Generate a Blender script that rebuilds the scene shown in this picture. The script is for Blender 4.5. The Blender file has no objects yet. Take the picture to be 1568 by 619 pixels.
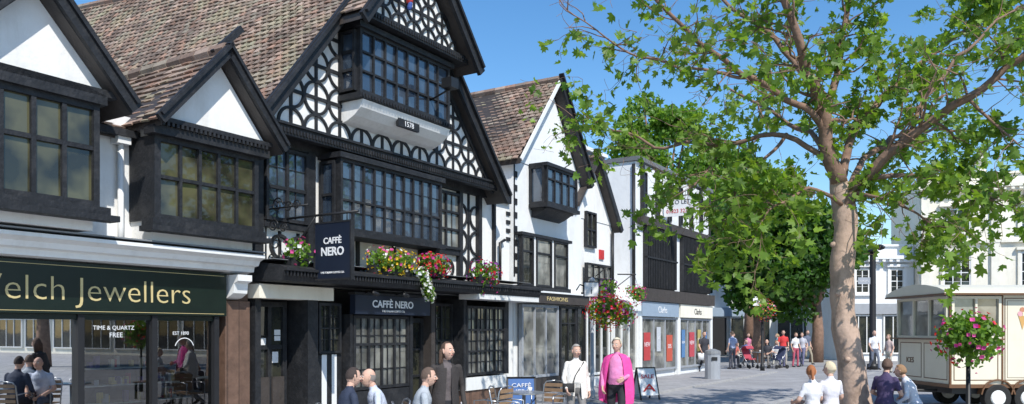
import bpy, bmesh, math, random
import numpy as np
from mathutils import Vector, Matrix, noise
R=random.Random(7)
sc=bpy.context.scene
COL=sc.collection
H=1.8
# ------------------------------------------------------------------ materials
M={}
def mat(name,col=(.5,.5,.5),rough=.7,nscale=3.,namt=.15,bscale=0,bstr=0,metal=0,attr=False,ior=1.45,dirt=None,brick=None,dscale=(2.2,2.2,.6)):
    m=bpy.data.materials.new(name); m.use_nodes=True
    nt=m.node_tree; N=nt.nodes; L=nt.links
    p=N['Principled BSDF']
    p.inputs['Roughness'].default_value=rough; p.inputs['Metallic'].default_value=metal
    p.inputs['IOR'].default_value=ior
    tc=N.new('ShaderNodeTexCoord')
    if attr:
        a=N.new('ShaderNodeAttribute'); a.attribute_name='col'; base=a.outputs['Color']
    else:
        a=N.new('ShaderNodeRGB'); a.outputs[0].default_value=(*col,1); base=a.outputs[0]
    if brick:
        b=N.new('ShaderNodeTexBrick'); b.inputs['Scale'].default_value=1
        b.inputs['Brick Width'].default_value=brick[0]; b.inputs['Row Height'].default_value=brick[1]
        b.inputs['Mortar Size'].default_value=brick[2]; b.inputs['Bias'].default_value=0
        b.inputs['Color1'].default_value=(*col,1); b.inputs['Color2'].default_value=(*[c*.82 for c in col],1)
        b.inputs['Mortar'].default_value=(*[c*.55 for c in col],1)
        L.new(tc.outputs['Object'],b.inputs['Vector']); base=b.outputs['Color']
    if namt:
        n=N.new('ShaderNodeTexNoise'); n.inputs['Scale'].default_value=nscale; n.inputs['Detail'].default_value=6; n.inputs['Roughness'].default_value=.65
        L.new(tc.outputs['Object'],n.inputs['Vector'])
        mr=N.new('ShaderNodeMapRange'); mr.inputs[1].default_value=.3; mr.inputs[2].default_value=.7
        mr.inputs[3].default_value=1-namt; mr.inputs[4].default_value=1+namt*.5
        L.new(n.outputs['Fac'],mr.inputs[0])
        mx=N.new('ShaderNodeMix'); mx.data_type='RGBA'; mx.blend_type='MULTIPLY'; mx.inputs[0].default_value=1
        L.new(base,mx.inputs[6]); L.new(mr.outputs[0],mx.inputs[7]); base=mx.outputs[2]
    if dirt:
        n=N.new('ShaderNodeTexNoise'); n.inputs['Scale'].default_value=1.0; n.inputs['Detail'].default_value=8; n.inputs['Roughness'].default_value=.7
        mp=N.new('ShaderNodeMapping'); mp.inputs['Scale'].default_value=dscale
        L.new(tc.outputs['Object'],mp.inputs['Vector']); L.new(mp.outputs[0],n.inputs['Vector'])
        mr=N.new('ShaderNodeMapRange'); mr.inputs[1].default_value=.50; mr.inputs[2].default_value=.78
        mr.inputs[4].default_value=dirt[1]
        L.new(n.outputs['Fac'],mr.inputs[0])
        mx=N.new('ShaderNodeMix'); mx.data_type='RGBA'; L.new(mr.outputs[0],mx.inputs[0]); L.new(base,mx.inputs[6]); mx.inputs[7].default_value=(*dirt[0],1); base=mx.outputs[2]
    L.new(base,p.inputs['Base Color'])
    if bstr:
        n=N.new('ShaderNodeTexNoise'); n.inputs['Scale'].default_value=bscale; n.inputs['Detail'].default_value=5
        L.new(tc.outputs['Object'],n.inputs['Vector'])
        bp=N.new('ShaderNodeBump'); bp.inputs['Strength'].default_value=bstr; bp.inputs['Distance'].default_value=.02
        L.new(n.outputs['Fac'],bp.inputs['Height']); L.new(bp.outputs[0],p.inputs['Normal'])
    M[name]=m; return m
mat('plaster',(.84,.83,.80),.85,2.5,.06,14,.3,dirt=((.46,.41,.33),.42))
mat('plaster2',(.82,.83,.83),.85,2.5,.05,10,.25,dirt=((.48,.44,.37),.35))
mat('cream',(.85,.80,.68),.8,2,.08,10,.15,dirt=((.5,.44,.34),.35))
mat('timber',(.018,.019,.022),.6,6,.4,18,.6,dirt=((.065,.06,.057),.45),dscale=(3,3,3))
mat('timber_brown',(.06,.05,.045),.6,5,.3,14,.4)
mat('fascia_green',(.008,.016,.012),.3,3,.2)
mat('gold',(.62,.50,.24),.5,5,.1)
mat('white_paint',(.82,.82,.80),.5,4,.06,dirt=((.4,.38,.33),.35))
mat('navy',(.012,.018,.035),.4,4,.1)
mat('letter_white',(.8,.8,.8),.5,4,.03)
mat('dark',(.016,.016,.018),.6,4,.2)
mat('darkint',(.10,.085,.07),.8,4,.4)
mat('stone_brown',(.17,.10,.07),.7,6,.3,10,.5,brick=(.5,.3,.01))
mat('tile',(1,1,1),.9,9,.25,30,.4,attr=True,dirt=((.13,.11,.09),.55),dscale=(.9,.9,.9))
mat('col',(1,1,1),.75,8,.1,30,.15,attr=True)
mat('person',(1,1,1),.8,14,.16,45,.35,attr=True)
mat('bark',(.50,.36,.28),.9,3,.25,9,.9,dirt=((.17,.115,.08),.9),dscale=(5,5,2.5))
mat('branch',(.25,.155,.11),.9,6,.35,16,.6)
mat('grey_roof',(.16,.17,.18),.8,3,.2,8,.2)
mat('lead',(.22,.23,.24),.6,3,.2,8,.2)
mat('metal',(.45,.46,.47),.3,8,.1,metal=.8)
mat('iron',(.015,.015,.016),.45,8,.2)
mat('trailer_cream',(.76,.71,.57),.35,2,.05,dirt=((.5,.42,.3),.2))
mat('trailer_brown',(.16,.08,.04),.4,6,.1)
mat('rubber',(.02,.02,.02),.8,8,.2)
mat('red',(.55,.03,.03),.5,5,.1)
mat('grey_paint',(.35,.37,.40),.5,3,.12)
mat('lightblue',(.30,.38,.47),.5,3,.06)
mat('ground',(.24,.235,.23),.9,.6,.2,25,.3)
mat('paving',(.37,.365,.37),.85,.9,.16,30,.3,brick=(.6,.4,.007),dirt=((.19,.185,.18),.6),dscale=(.7,.7,.7))
mat('kerb',(.40,.39,.38),.85,4,.2,20,.3)
mat('wood',(.30,.19,.11),.6,7,.25)
def glassmat(name,base,ior,rough=.03,trans=False,vary=None):
    m=bpy.data.materials.new(name); m.use_nodes=True; nt=m.node_tree; N=nt.nodes; L=nt.links
    p=N['Principled BSDF']; p.inputs['Base Color'].default_value=(*base,1); p.inputs['Roughness'].default_value=rough; p.inputs['IOR'].default_value=ior
    tc=N.new('ShaderNodeTexCoord'); n=N.new('ShaderNodeTexNoise'); n.inputs['Scale'].default_value=2.5
    L.new(tc.outputs['Object'],n.inputs['Vector'])
    bp=N.new('ShaderNodeBump'); bp.inputs['Strength'].default_value=.06; bp.inputs['Distance'].default_value=.02
    L.new(n.outputs['Fac'],bp.inputs['Height']); L.new(bp.outputs[0],p.inputs['Normal'])
    if vary:
        n2=N.new('ShaderNodeTexNoise'); n2.inputs['Scale'].default_value=1.6; n2.inputs['Detail'].default_value=3; L.new(tc.outputs['Object'],n2.inputs['Vector'])
        cr=N.new('ShaderNodeValToRGB'); cr.color_ramp.elements[0].position=.42; cr.color_ramp.elements[1].position=.62
        cr.color_ramp.elements[0].color=(*base,1); cr.color_ramp.elements[1].color=(*vary,1); L.new(n2.outputs['Fac'],cr.inputs[0]); L.new(cr.outputs[0],p.inputs['Base Color'])
    if trans:
        out=N['Material Output']; t=N.new('ShaderNodeBsdfTransparent'); t.inputs[0].default_value=(.85,.87,.87,1)
        g=N.new('ShaderNodeBsdfGlossy'); g.inputs['Roughness'].default_value=.01
        f=N.new('ShaderNodeFresnel'); f.inputs[0].default_value=ior
        mx=N.new('ShaderNodeMixShader'); L.new(f.outputs[0],mx.inputs[0]); L.new(t.outputs[0],mx.inputs[1]); L.new(g.outputs[0],mx.inputs[2]); L.new(mx.outputs[0],out.inputs[0])
    M[name]=m
glassmat('glass',(.015,.018,.018),1.75,vary=(.045,.045,.03))
glassmat('glass_tree_tint',(.022,.022,.016),1.65,vary=(.10,.095,.05))  # olive base colours paint in a green-yellow tree reflection
glassmat('glass_sky_tint',(.03,.045,.07),2.1,vary=(.06,.085,.12))  # blue base colours stand in for reflected sky
glassmat('glass_curtain',(.10,.10,.09),1.9,vary=(.28,.28,.25))
glassmat('shopglass',(.02,.02,.02),2.6,trans=True)
def leafmat(name,tr=.35):
    m=bpy.data.materials.new(name); m.use_nodes=True; nt=m.node_tree; N=nt.nodes; L=nt.links
    p=N['Principled BSDF']; p.inputs['Roughness'].default_value=.5
    a=N.new('ShaderNodeAttribute'); a.attribute_name='col'
    L.new(a.outputs['Color'],p.inputs['Base Color'])
    t=N.new('ShaderNodeBsdfTranslucent')
    mx2=N.new('ShaderNodeMix'); mx2.data_type='RGBA'; mx2.blend_type='MULTIPLY'; mx2.inputs[0].default_value=1
    L.new(a.outputs['Color'],mx2.inputs[6]); mx2.inputs[7].default_value=(1.9,1.8,.8,1)
    L.new(mx2.outputs[2],t.inputs[0])
    mx=N.new('ShaderNodeMixShader'); mx.inputs[0].default_value=tr
    L.new(p.outputs[0],mx.inputs[1]); L.new(t.outputs[0],mx.inputs[2]); L.new(mx.outputs[0],N['Material Output'].inputs[0])
    M[name]=m
leafmat('leaf',.45); leafmat('petal',.2)

# ------------------------------------------------------------------ mesh accumulation
class Part:
    def __init__(s): s.v=[]; s.f=[]; s.c=[]; s.hascol=False
    def add(s,vs,fs,col=None):
        o=len(s.v); s.v.extend([tuple(v) for v in vs]); 
        for f in fs:
            s.f.append(tuple(i+o for i in f)); s.c.append(col or (1,1,1))
        if col: s.hascol=True
def mkmesh(name,part,matname,off=Vector((0,0,0)),smooth=False,recalc=True):
    me=bpy.data.meshes.new(name)
    vs=np.array(part.v,dtype=float)-np.array(off)
    me.from_pydata(vs.tolist(),[],part.f); me.materials.append(M[matname])
    if recalc:
        bm=bmesh.new(); bm.from_mesh(me); bmesh.ops.recalc_face_normals(bm,faces=bm.faces); bm.to_mesh(me); bm.free()
    if part.hascol:
        at=me.color_attributes.new('col','FLOAT_COLOR','CORNER')
        arr=np.ones((len(me.loops),4),dtype=np.float32)
        lt=np.zeros(len(me.polygons),dtype=np.int32)
        me.polygons.foreach_get('loop_total',lt)
        arr[:,:3]=np.repeat(np.array(part.c,dtype=np.float32),lt,axis=0)
        at.data.foreach_set('color',arr.ravel())
    if smooth: me.polygons.foreach_set('use_smooth',[True]*len(me.polygons))
    me.update()
    return me
class Frame:
    def __init__(s,ox,oy,th): s.ox,s.oy=ox,oy; s.d=Vector((math.sin(th),math.cos(th),0)); s.n=Vector((math.cos(th),-math.sin(th),0))
    def P(s,a,w,z): return Vector((s.ox,s.oy,0))+s.d*a+s.n*w+Vector((0,0,z))
class Obj:
    def __init__(s,name,loc=(0,0,0),P=None):
        s.e=bpy.data.objects.new(name,None); s.e.empty_display_size=.3; COL.objects.link(s.e); s.loc=Vector(loc); s.e.location=s.loc
        s.parts={}; s.P=P or (lambda a,b,c: Vector((a,b,c))); s.sm=set()
    def part(s,key,m):
        if (key,m) not in s.parts: s.parts[(key,m)]=Part()
        return s.parts[(key,m)]
    def hexa(s,key,m,pts,col=None):
        s.part(key,m).add(pts,[(0,1,2,3),(7,6,5,4),(0,4,5,1),(1,5,6,2),(2,6,7,3),(3,7,4,0)],col)
    def box(s,key,m,s0,s1,w0,w1,z0,z1,P=None,col=None):
        P=P or s.P
        s.hexa(key,m,[P(s0,w0,z0),P(s1,w0,z0),P(s1,w1,z0),P(s0,w1,z0),P(s0,w0,z1),P(s1,w0,z1),P(s1,w1,z1),P(s0,w1,z1)],col)
    def prism(s,key,m,poly,w0,w1,P=None,col=None):
        P=P or s.P; n=len(poly)
        vs=[P(a,w0,z) for a,z in poly]+[P(a,w1,z) for a,z in poly]
        fs=[tuple(range(n)),tuple(range(2*n-1,n-1,-1))]+[(i,(i+1)%n,n+(i+1)%n,n+i) for i in range(n)]
        s.part(key,m).add(vs,fs,col)
    def bar(s,key,m,p,q,wd,w0,w1,P=None,col=None):
        dx,dz=q[0]-p[0],q[1]-p[1]; l=math.hypot(dx,dz); nx,nz=-dz/l*wd/2,dx/l*wd/2
        s.prism(key,m,[(p[0]+nx,p[1]+nz),(p[0]-nx,p[1]-nz),(q[0]-nx,q[1]-nz),(q[0]+nx,q[1]+nz)],w0,w1,P,col)
    def arc(s,key,m,c,r,a0,a1,wd,w0,w1,P=None,n=10,col=None):
        P=P or s.P; vs=[];fs=[]
        for i in range(n+1):
            a=a0+(a1-a0)*i/n; ca,sa=math.cos(a),math.sin(a)
            for rr,w in ((r-wd/2,w0),(r+wd/2,w0),(r+wd/2,w1),(r-wd/2,w1)): vs.append(P(c[0]+rr*ca,w,c[1]+rr*sa))
            if i:
                o=4*(i-1)
                for k in range(4): fs.append((o+k,o+(k+1)%4,o+4+(k+1)%4,o+4+k))
        s.part(key,m).add(vs,fs,col)
    def tube(s,key,m,pts,radii,n=8,col=None):
        tube(s.part(key,m),pts,radii,n,col); s.sm.add(key)
    def text(s,body,pos,xd,size,m,width=None,ext=.004,align='LEFT',key='lettering',off=0.0):
        cu=bpy.data.curves.new('t','FONT'); cu.body=body; cu.size=size; cu.extrude=ext; cu.align_x=align; cu.offset=off; cu.resolution_u=3
        ob=bpy.data.objects.new('t',cu); COL.objects.link(ob); dg=bpy.context.evaluated_depsgraph_get()
        me=bpy.data.meshes.new_from_object(ob.evaluated_get(dg)); bpy.data.objects.remove(ob)
        me.materials.clear(); me.materials.append(M[m])
        xs=[v.co.x for v in me.vertices]; sx=1
        if width: sx=width/(max(xs)-min(xs))
        xd=Vector(xd).normalized(); z=Vector((0,0,1)); nn=xd.cross(z)
        mt=Matrix((( xd.x*sx,z.x,nn.x,pos[0]-s.loc.x),(xd.y*sx,z.y,nn.y,pos[1]-s.loc.y),(xd.z*sx,z.z,nn.z,pos[2]-s.loc.z),(0,0,0,1)))
        me.transform(mt)
        o=bpy.data.objects.new(key,me); COL.objects.link(o); o.parent=s.e
    def done(s):
        for (k,m),p in s.parts.items():
            me=mkmesh(k,p,m,s.loc,smooth=k in s.sm,recalc=len(p.f)<60000 and m not in('leaf','petal'))
            o=bpy.data.objects.new(k,me); COL.objects.link(o); o.parent=s.e
        return s.e
def frame_of(ax):
    ax=ax.normalized(); r=Vector((0,0,1)) if abs(ax.z)<.9 else Vector((1,0,0))
    u=ax.cross(r).normalized(); return u,ax.cross(u).normalized()
def tube(part,pts,radii,n=8,col=None,caps=True):
    vs=[];fs=[];m=len(pts); pts=[Vector(p) for p in pts]; u=None
    for i in range(m):
        ax=(pts[min(i+1,m-1)]-pts[max(i-1,0)]).normalized()
        if u is None: u,_=frame_of(ax)
        u=(u-ax*u.dot(ax)).normalized(); w=ax.cross(u)
        for k in range(n):
            a=2*math.pi*k/n; vs.append(pts[i]+(u*math.cos(a)+w*math.sin(a))*radii[i])
        if i:
            for k in range(n): fs.append(((i-1)*n+k,(i-1)*n+(k+1)%n,i*n+(k+1)%n,i*n+k))
    if caps: fs.append(tuple(range(n))[::-1]); fs.append(tuple(range((m-1)*n,m*n)))
    part.add(vs,fs,col)
def capsule(part,p0,p1,r0,r1,n=10,col=None):
    p0=Vector(p0);p1=Vector(p1); ax=(p1-p0); 
    if ax.length<1e-4: ax=Vector((0,0,1e-3)); p1=p0+ax
    a=ax.normalized()
    tube(part,[p0-a*r0*.95,p0-a*r0*.6,p0,p1,p1+a*r1*.6,p1+a*r1*.95],[r0*.3,r0*.8,r0,r1,r1*.8,r1*.3],n,col)
def glasspanes(b,P,s0,s1,z0,z1,w,nc,nr,gm,key='glazing',tilt=.007):
    ps=(s1-s0)/nc; pz=(z1-z0)/nr; pt=b.part(key,gm)
    for i in range(nc):
        for j in range(nr):
            o=[R.uniform(-tilt,tilt) for _ in range(3)]; o.append(o[0]+o[2]-o[1])
            a,c=s0+i*ps,z0+j*pz
            pt.add([P(a,w+o[0],c),P(a+ps,w+o[1],c),P(a+ps,w+o[2],c+pz),P(a,w+o[3],c+pz)],[(0,1,2,3)])
def window(b,s0,s1,z0,z1,w,cols,rows,fr=.06,mu=.05,sub=(1,1),fm='timber',gm='glass',P=None,rz=None,lead=.014,key='window_frame',gk='glazing'):
    P=P or b.P
    f0,f1=w-.05,w+.06
    b.box(key,fm,s0,s0+fr,f0,f1,z0,z1,P); b.box(key,fm,s1-fr,s1,f0,f1,z0,z1,P)
    b.box(key,fm,s0+fr,s1-fr,f0,f1-.003,z0,z0+fr,P); b.box(key,fm,s0+fr,s1-fr,f0,f1-.003,z1-fr,z1,P)
    a0,a1,c0,c1=s0+fr,s1-fr,z0+fr,z1-fr
    glasspanes(b,P,a0,a1,c0,c1,w,cols*sub[0],rows*sub[1],gm,gk)
    for i in range(1,cols):
        x=a0+(a1-a0)*i/cols; b.box(key,fm,x-mu/2,x+mu/2,w-.03,w+.05,c0,c1,P)
    zs=rz or [j/rows for j in range(1,rows)]
    for t in zs:
        z=c0+(c1-c0)*t; b.box(key,fm,a0,a1,w-.028,w+.045,z-mu/2,z+mu/2,P)
    if lead:
        for i in range(cols*sub[0]):
            if i%sub[0]:
                x=a0+(a1-a0)*i/(cols*sub[0]); b.box(key,fm,x-lead/2,x+lead/2,w-.01,w+.022,c0,c1,P)
        for j in range(rows*sub[1]):
            if j%sub[1] :
                z=c0+(c1-c0)*j/(rows*sub[1]); b.box(key,fm,a0,a1,w-.01,w+.019,z-lead/2,z+lead/2,P)
PAL=[(.32,.22,.17),(.26,.18,.14),(.37,.26,.20),(.29,.22,.175),(.21,.155,.125),(.40,.30,.24),(.32,.27,.21),(.36,.22,.16)]
def tiles(b,key,e0,e1,r0,r1,tw=.19,th=.15,pal=PAL,moss=.75):
    pt=b.part(key,'tile'); e0,e1,r0,r1=map(Vector,(e0,e1,r0,r1))
    nc=max(2,int(((e1-e0).length)/tw)); nr=max(2,int((((r0-e0).length+(r1-e1).length)/2)/th))
    nrm=((e1-e0).cross(r0-e0)).normalized()
    if nrm.z<0: nrm=-nrm
    def bl(u,v): return (e0*(1-u)+e1*u)*(1-v)+(r0*(1-u)+r1*u)*v
    for j in range(nr):
        sh=.5 if j%2 else 0
        for i in range(-1,nc):
            u0=max(0,(i+sh)/nc); u1=min(1,(i+1+sh)/nc-.004)
            if u1-u0<.15/nc: continue
            v0,v1=j/nr,min(1.0,(j+1.15)/nr)
            v0+=R.uniform(-.09,.09)/nr
            if R.random()<.012: v0-=.35/nr
            h=.035+R.uniform(-.006,.012); h2=.008
            sag=noise.noise(bl(u0,v0)*.5)*.06
            A=bl(u0,v0)+nrm*(h+sag+R.uniform(-.006,.006)); B=bl(u1,v0)+nrm*(h+sag+R.uniform(-.006,.006)); C=bl(u1,v1)+nrm*(h2+sag); D=bl(u0,v1)+nrm*(h2+sag)
            A2=A-nrm*.03; B2=B-nrm*.03
            c=Vector(R.choice(pal))*R.uniform(.78,1.18)
            q=noise.noise(A*1.3)+.5*noise.noise(A*4)
            if q>.05: c=c.lerp(Vector((.33,.31,.20)),min(1,(q)*1.5)*moss)
            if q<-.25: c=c*.72
            pt.add([A,B,C,D,A2,B2],[(0,1,2,3),(4,5,1,0),(0,3,4),(1,5,2)],tuple(c))
def gable_roof(b,P,sl,sa,sr,zl,za,zr,w0,w1,za_back=None,th=.14,left=True,right=True,key='roof'):
    zb=za if za_back is None else za_back
    def slab(s0,z0,s1,z1,z1b):
        nseg=1 if z1==z1b else 8
        for k in range(nseg):
            ta,tb=k/nseg,(k+1)/nseg; wa,wb=w0+(w1-w0)*ta,w0+(w1-w0)*tb; dn=0 if nseg==1 else .05
            A,B,C,D=P(s0,wa,z0-dn),P(s0,wb,z0-dn),P(s1,wb,z1b+(z1-z1b)*tb-dn),P(s1,wa,z1b+(z1-z1b)*ta-dn)
            d=Vector((0,0,-th))
            b.hexa(key+'_boards','timber_brown',[A,B,C,D,A+d,B+d,C+d,D+d])
    slab(sl,zl,sa,za,zb); slab(sr,zr,sa,za,zb)
    if left: tiles(b,key+'_tiles',P(sl-.06,w0,zl-.05),P(sl-.06,w1,zl-.05),P(sa,w0,zb),P(sa,w1,za))
    if right: tiles(b,key+'_tiles',P(sr+.06,w1,zr-.05),P(sr+.06,w0,zr-.05),P(sa,w1,za),P(sa,w0,zb),tw=.3,th=.2)
    n=max(2,int((w1-w0)/.35))
    for i in range(n):
        t0=i/n;t1=(i+.97)/n
        p=P(sa,w0+(w1-w0)*t0,zb+(za-zb)*t0+.02); q=P(sa,w0+(w1-w0)*t1,zb+(za-zb)*t1+.02)
        c=Vector(R.choice(PAL))*R.uniform(.8,1.1)
        tube(b.part(key+'_ridge','tile'),[p,q],[.1,.105],7,tuple(c))

# ------------------------------------------------------------------ left row frame
TH=math.atan2(766,1220)
D=11.1
F=Frame(-D*math.cos(TH),D*math.sin(TH),TH); P=F.P; d=F.d; n=F.n
def sideP(s0,w0): return lambda a,b_,z: P(s0-b_,w0+a,z)

# ================= jeweller shop =================
b=Obj('jewellers_shop_building',P(6,0,0),P)
b.box('walls','plaster',1.5,9.15,-8,0,2.72,4.95)
b.box('walls','plaster',1.5,9.15,-8,-1.6,0,2.70)
b.box('walls','plaster',1.5,1.7,-1.6,0,0,2.70)
A=[P(1.3,.12,4.72),P(9.2,.12,4.72),P(9.2,-5.5,7.9),P(1.3,-5.5,7.9)]
b.hexa('roof_boards','timber_brown',A+[p-Vector((0,0,.15)) for p in A])
tiles(b,'roof_tiles',A[0]+Vector((0,0,.02)),A[1]+Vector((0,0,.02)),A[3]+Vector((0,0,.02)),A[2]+Vector((0,0,.02)))
b.box('eaves_gutter','timber',1.3,9.2,.12,.24,4.60,4.70)
# bay 1
b.box('bay_body','plaster',4.05,6.02,0.0,.72,3.12,4.98)
window(b,4.0,6.05,3.42,4.78,.78,5,2,fr=.08,mu=.06,sub=(1,1),gm='glass_tree_tint',rz=[.58])
b.box('bay_timber','timber',3.9,6.15,.70,.93,3.32,3.42); b.box('bay_timber','timber',3.85,6.25,.74,.98,3.24,3.318)
b.box('bay_timber','timber',3.95,6.12,.70,.90,4.78,4.98)
b.box('bay_timber','timber',6.02,6.10,.3,.72,3.42,4.78)
b.prism('gable_wall','plaster',[(4.15,4.99),(6.3,4.99),(5.22,6.05)],-.3,.74)
gable_roof(b,P,3.95,5.22,6.42,4.86,6.2,4.86,-3.5,.98,right=True)
for (p,q) in (((3.9,4.82),(5.24,6.25)),((6.46,4.80),(5.20,6.25))):
    b.bar('bargeboards','timber',p,q,.19,.98,1.05); b.bar('bargeboards','timber',(p[0],p[1]+.08),(q[0],q[1]+.08),.06,.975,1.09)
b.bar('bargeboards','timber',(4.0,4.94),(6.38,4.94),.09,.74,.90)
# bay 2
b.box('bay_body','plaster',7.02,8.82,0.0,.52,3.1,4.85)
window(b,7.0,8.85,3.40,4.62,.58,5,2,fr=.08,mu=.05,gm='glass_tree_tint',rz=[.52])
b.box('bay_timber','timber',6.98,7.06,.02,.64,3.40,4.62)
b.box('bay_timber','timber',6.9,8.95,.45,.72,3.30,3.40); b.box('bay_timber','timber',6.86,9.0,.45,.78,3.22,3.297)
b.box('bay_timber','timber',6.9,9.0,.5,.74,4.62,4.74)
for i in range(26): b.box('dentils','timber',6.93+i*.078,6.97+i*.078,.74,.79,4.745,4.80)
b.box('bay_timber','timber',6.88,9.02,.5,.78,4.805,4.87)
b.prism('gable_wall','plaster',[(7.15,4.88),(8.95,4.88),(8.06,5.93)],-.3,.66)
gable_roof(b,P,6.92,8.06,9.15,4.84,6.1,4.84,-3.0,.88)
for (p,q) in (((6.88,4.78),(8.09,6.13)),((9.2,4.78),(8.03,6.13))):
    b.bar('bargeboards','timber',p,q,.16,.88,.95); b.bar('bargeboards','timber',(p[0],p[1]+.07),(q[0],q[1]+.07),.05,.875,.99)
b.bar('bargeboards','timber',(7.98,6.08),(8.5,6.62),.10,.6,.68)
b.tube('drainpipe','white_paint',[P(6.80,.1,4.6),P(6.80,.1,3.3),P(6.80,.1,3.04)],[.045]*3)
b.box('drainpipe_hopper','white_paint',6.70,6.90,.02,.2,4.5,4.68)
b.prism('cornice','white_paint',[(0,3.06),(.62,3.03),(.62,2.98),(.5,2.93),(.46,2.86),(.36,2.84),(.34,2.76),(0,2.72)],0,7.5,P=lambda a,w,z:P(9.0-w,a+.003,z))
b.box('cornice_lead','lead',1.5,9.02,0,.64,3.065,3.085)
b.prism('console_bracket','white_paint',[(0,2.70),(.40,2.70),(.40,2.60),(.30,2.56),(.28,2.40),(.15,2.33),(0,2.30)],8.62,8.9,P=lambda a,w,z:P(w,a+.02,z))
b.box('fascia','fascia_green',1.5,8.55,-.05,.22,2.02,2.715)
b.box('fascia_trim','gold',1.6,8.5,.222,.226,2.665,2.672); b.box('fascia_trim','gold',1.6,8.5,.222,.226,2.05,2.057)
b.text('Welch Jewellers',P(4.62,.224,2.20),d,.47,'gold',width=3.24,off=-.006)
b.text('14',P(5.0,.5,2.955),d,.09,'dark') 
for (s0,s1) in ((2.0,4.9),(4.98,6.13),(6.22,7.25),(7.35,8.35)):
    b.part('shop_glass','shopglass').add([P(s0,.1,.35),P(s1,.1,.35),P(s1,.1,2.0),P(s0,.1,2.0)],[(0,1,2,3)])
for s0 in (1.9,4.9,6.13,7.25,8.35): b.box('shopfront_frame','dark',s0,s0+.09,.02,.18,.0,2.015)
b.box('shopfront_frame','dark',1.99,8.35,.02,.17,0,.34)
b.box('shopfront_frame','fascia_green',1.99,8.35,.03,.15,1.94,2.015)
b.box('shop_interior','darkint',1.7,8.4,-1.58,-1.5,0,2.7); b.box('shop_interior','darkint',8.38,8.44,-1.5,0,0,2.7); b.box('shop_interior','darkint',1.7,8.38,-1.5,0,2.66,2.70)
for k in range(4):
    zz=.45+.25*k; b.box('display_shelf','white_paint',2.0,8.3,-.25-.3*k,-.05-.3*k+.0,zz-.02,zz)
    for i in range(60):
        s=2.1+R.random()*6.1; hh=R.uniform(.04,.19); ww=R.uniform(.02,.08)
        c=R.choice([(.7,.55,.2),(.75,.75,.78),(.5,.05,.06),(.8,.78,.7),(.15,.1,.3),(.6,.6,.6)])
        b.box('jewellery_display','col',s,s+ww,-.2-.3*k,-.12-.3*k,zz+.002,zz+hh,col=c)
b.text('TIME & QUARTZ',P(6.38,.108,1.80),d,.085,'letter_white',ext=.001,key='window_lettering')
b.text('FREE',P(6.62,.108,1.69),d,.10,'letter_white',ext=.001,key='window_lettering')
b.arc('window_crest','letter_white',(7.85,1.50),.17,.3,2.84,.012,.105,.108)
b.text('EST 1890',P(7.64,.108,1.72),d,.075,'letter_white',ext=.001,key='window_lettering')
b.box('stone_pier','stone_brown',8.62,9.12,-.3,.1,0,2.28)
b.box('stone_pier','stone_brown',8.55,9.14,-.3,.02,2.29,2.72)
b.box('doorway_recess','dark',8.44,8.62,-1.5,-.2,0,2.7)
b.done()

# ================= timber-framed cafe building =================
b=Obj('timber_framed_cafe_building',P(13,0,0),P)
b.box('walls','plaster',9.2,17.55,-9,0,2.62,5.30)
b.box('walls','plaster',9.2,17.55,-9,-.6,0,2.60)
SL,SA,SR,ZL,ZA,ZR=8.92,12.42,16.50,5.28,9.68,5.08
def gz(s): return ZL+(ZA-ZL)*(s-SL)/(SA-SL) if s<SA else ZR+(ZA-ZR)*(SR-s)/(SR-SA)
b.prism('gable_wall','plaster',[(SL+.25,5.31),(SR-.22,5.31),(SA,ZA-.25)],-8.5,.34)
gable_roof(b,P,SL,SA,SR,ZL,ZA,ZR,-11,.56,za_back=10.75,th=.12)
for (p,q) in (((SL-.06,ZL-.10),(SA,ZA-.02)),((SR+.06,ZR-.10),(SA,ZA-.02))):
    b.bar('bargeboards','timber',p,q,.24,.56,.64)
    b.bar('bargeboards','timber',(p[0],p[1]+.12),(q[0],q[1]+.12),.06,.555,.71)
b.box('bressummer','timber',8.98,16.5,.30,.46,5.18,5.40)
b.box('bressummer','timber',8.98,16.5,.30,.50,5.35,5.395)
for i in range(100): b.box('carved_dentils','timber',9.0+i*.075,9.037+i*.075,.461,.49,5.22,5.30)
def lattice(z0,rows,step,w,smin,smax,gzf,marg,wd=.048):
    for j in range(rows):
        za,zb=z0+j*step,z0+(j+1)*step
        s_l=[s for s in np.arange(smin,smax,.05) if gzf(s)>za+.30]
        if not s_l: continue
        if j: b.box('gable_framing','timber',s_l[0],s_l[-1],w,w+.032,za-wd*.65,za+wd*.65)
        s=smin
        while s<smax:
            if gzf(s)>za+.3: b.box('gable_framing','timber',s-wd*.65,s+wd*.65,w,w+.028,za,min(zb,gzf(s)-.2))
            if s+step<smax+.01:
                r=step*.485
                for (cx,cz,a0) in ((s,za,0),(s+step,za,math.pi/2),(s+step,zb,math.pi),(s,zb,1.5*math.pi)):
                    jj=R.uniform(-.008,.008)
                    if gzf(cx)>cz+marg+.02 and gzf(cx+(r if a0 in(0,1.5*math.pi) else -r))>cz+marg-.12:
                        b.arc('gable_framing','timber',(cx,cz),r+jj,a0,a0+math.pi/2,wd*R.uniform(.85,1.15),w,w+.038+jj*.2,n=7)
            s+=step
lattice(5.42,7,.60,.341,9.2,16.4,gz,.24)
for (p,q) in (((SL+.3,ZL+.05),(SA,ZA-.34)),((SR-.3,ZR+.05),(SA,ZA-.34))): b.bar('gable_framing','timber',p,q,.09,.342,.40)
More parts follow.
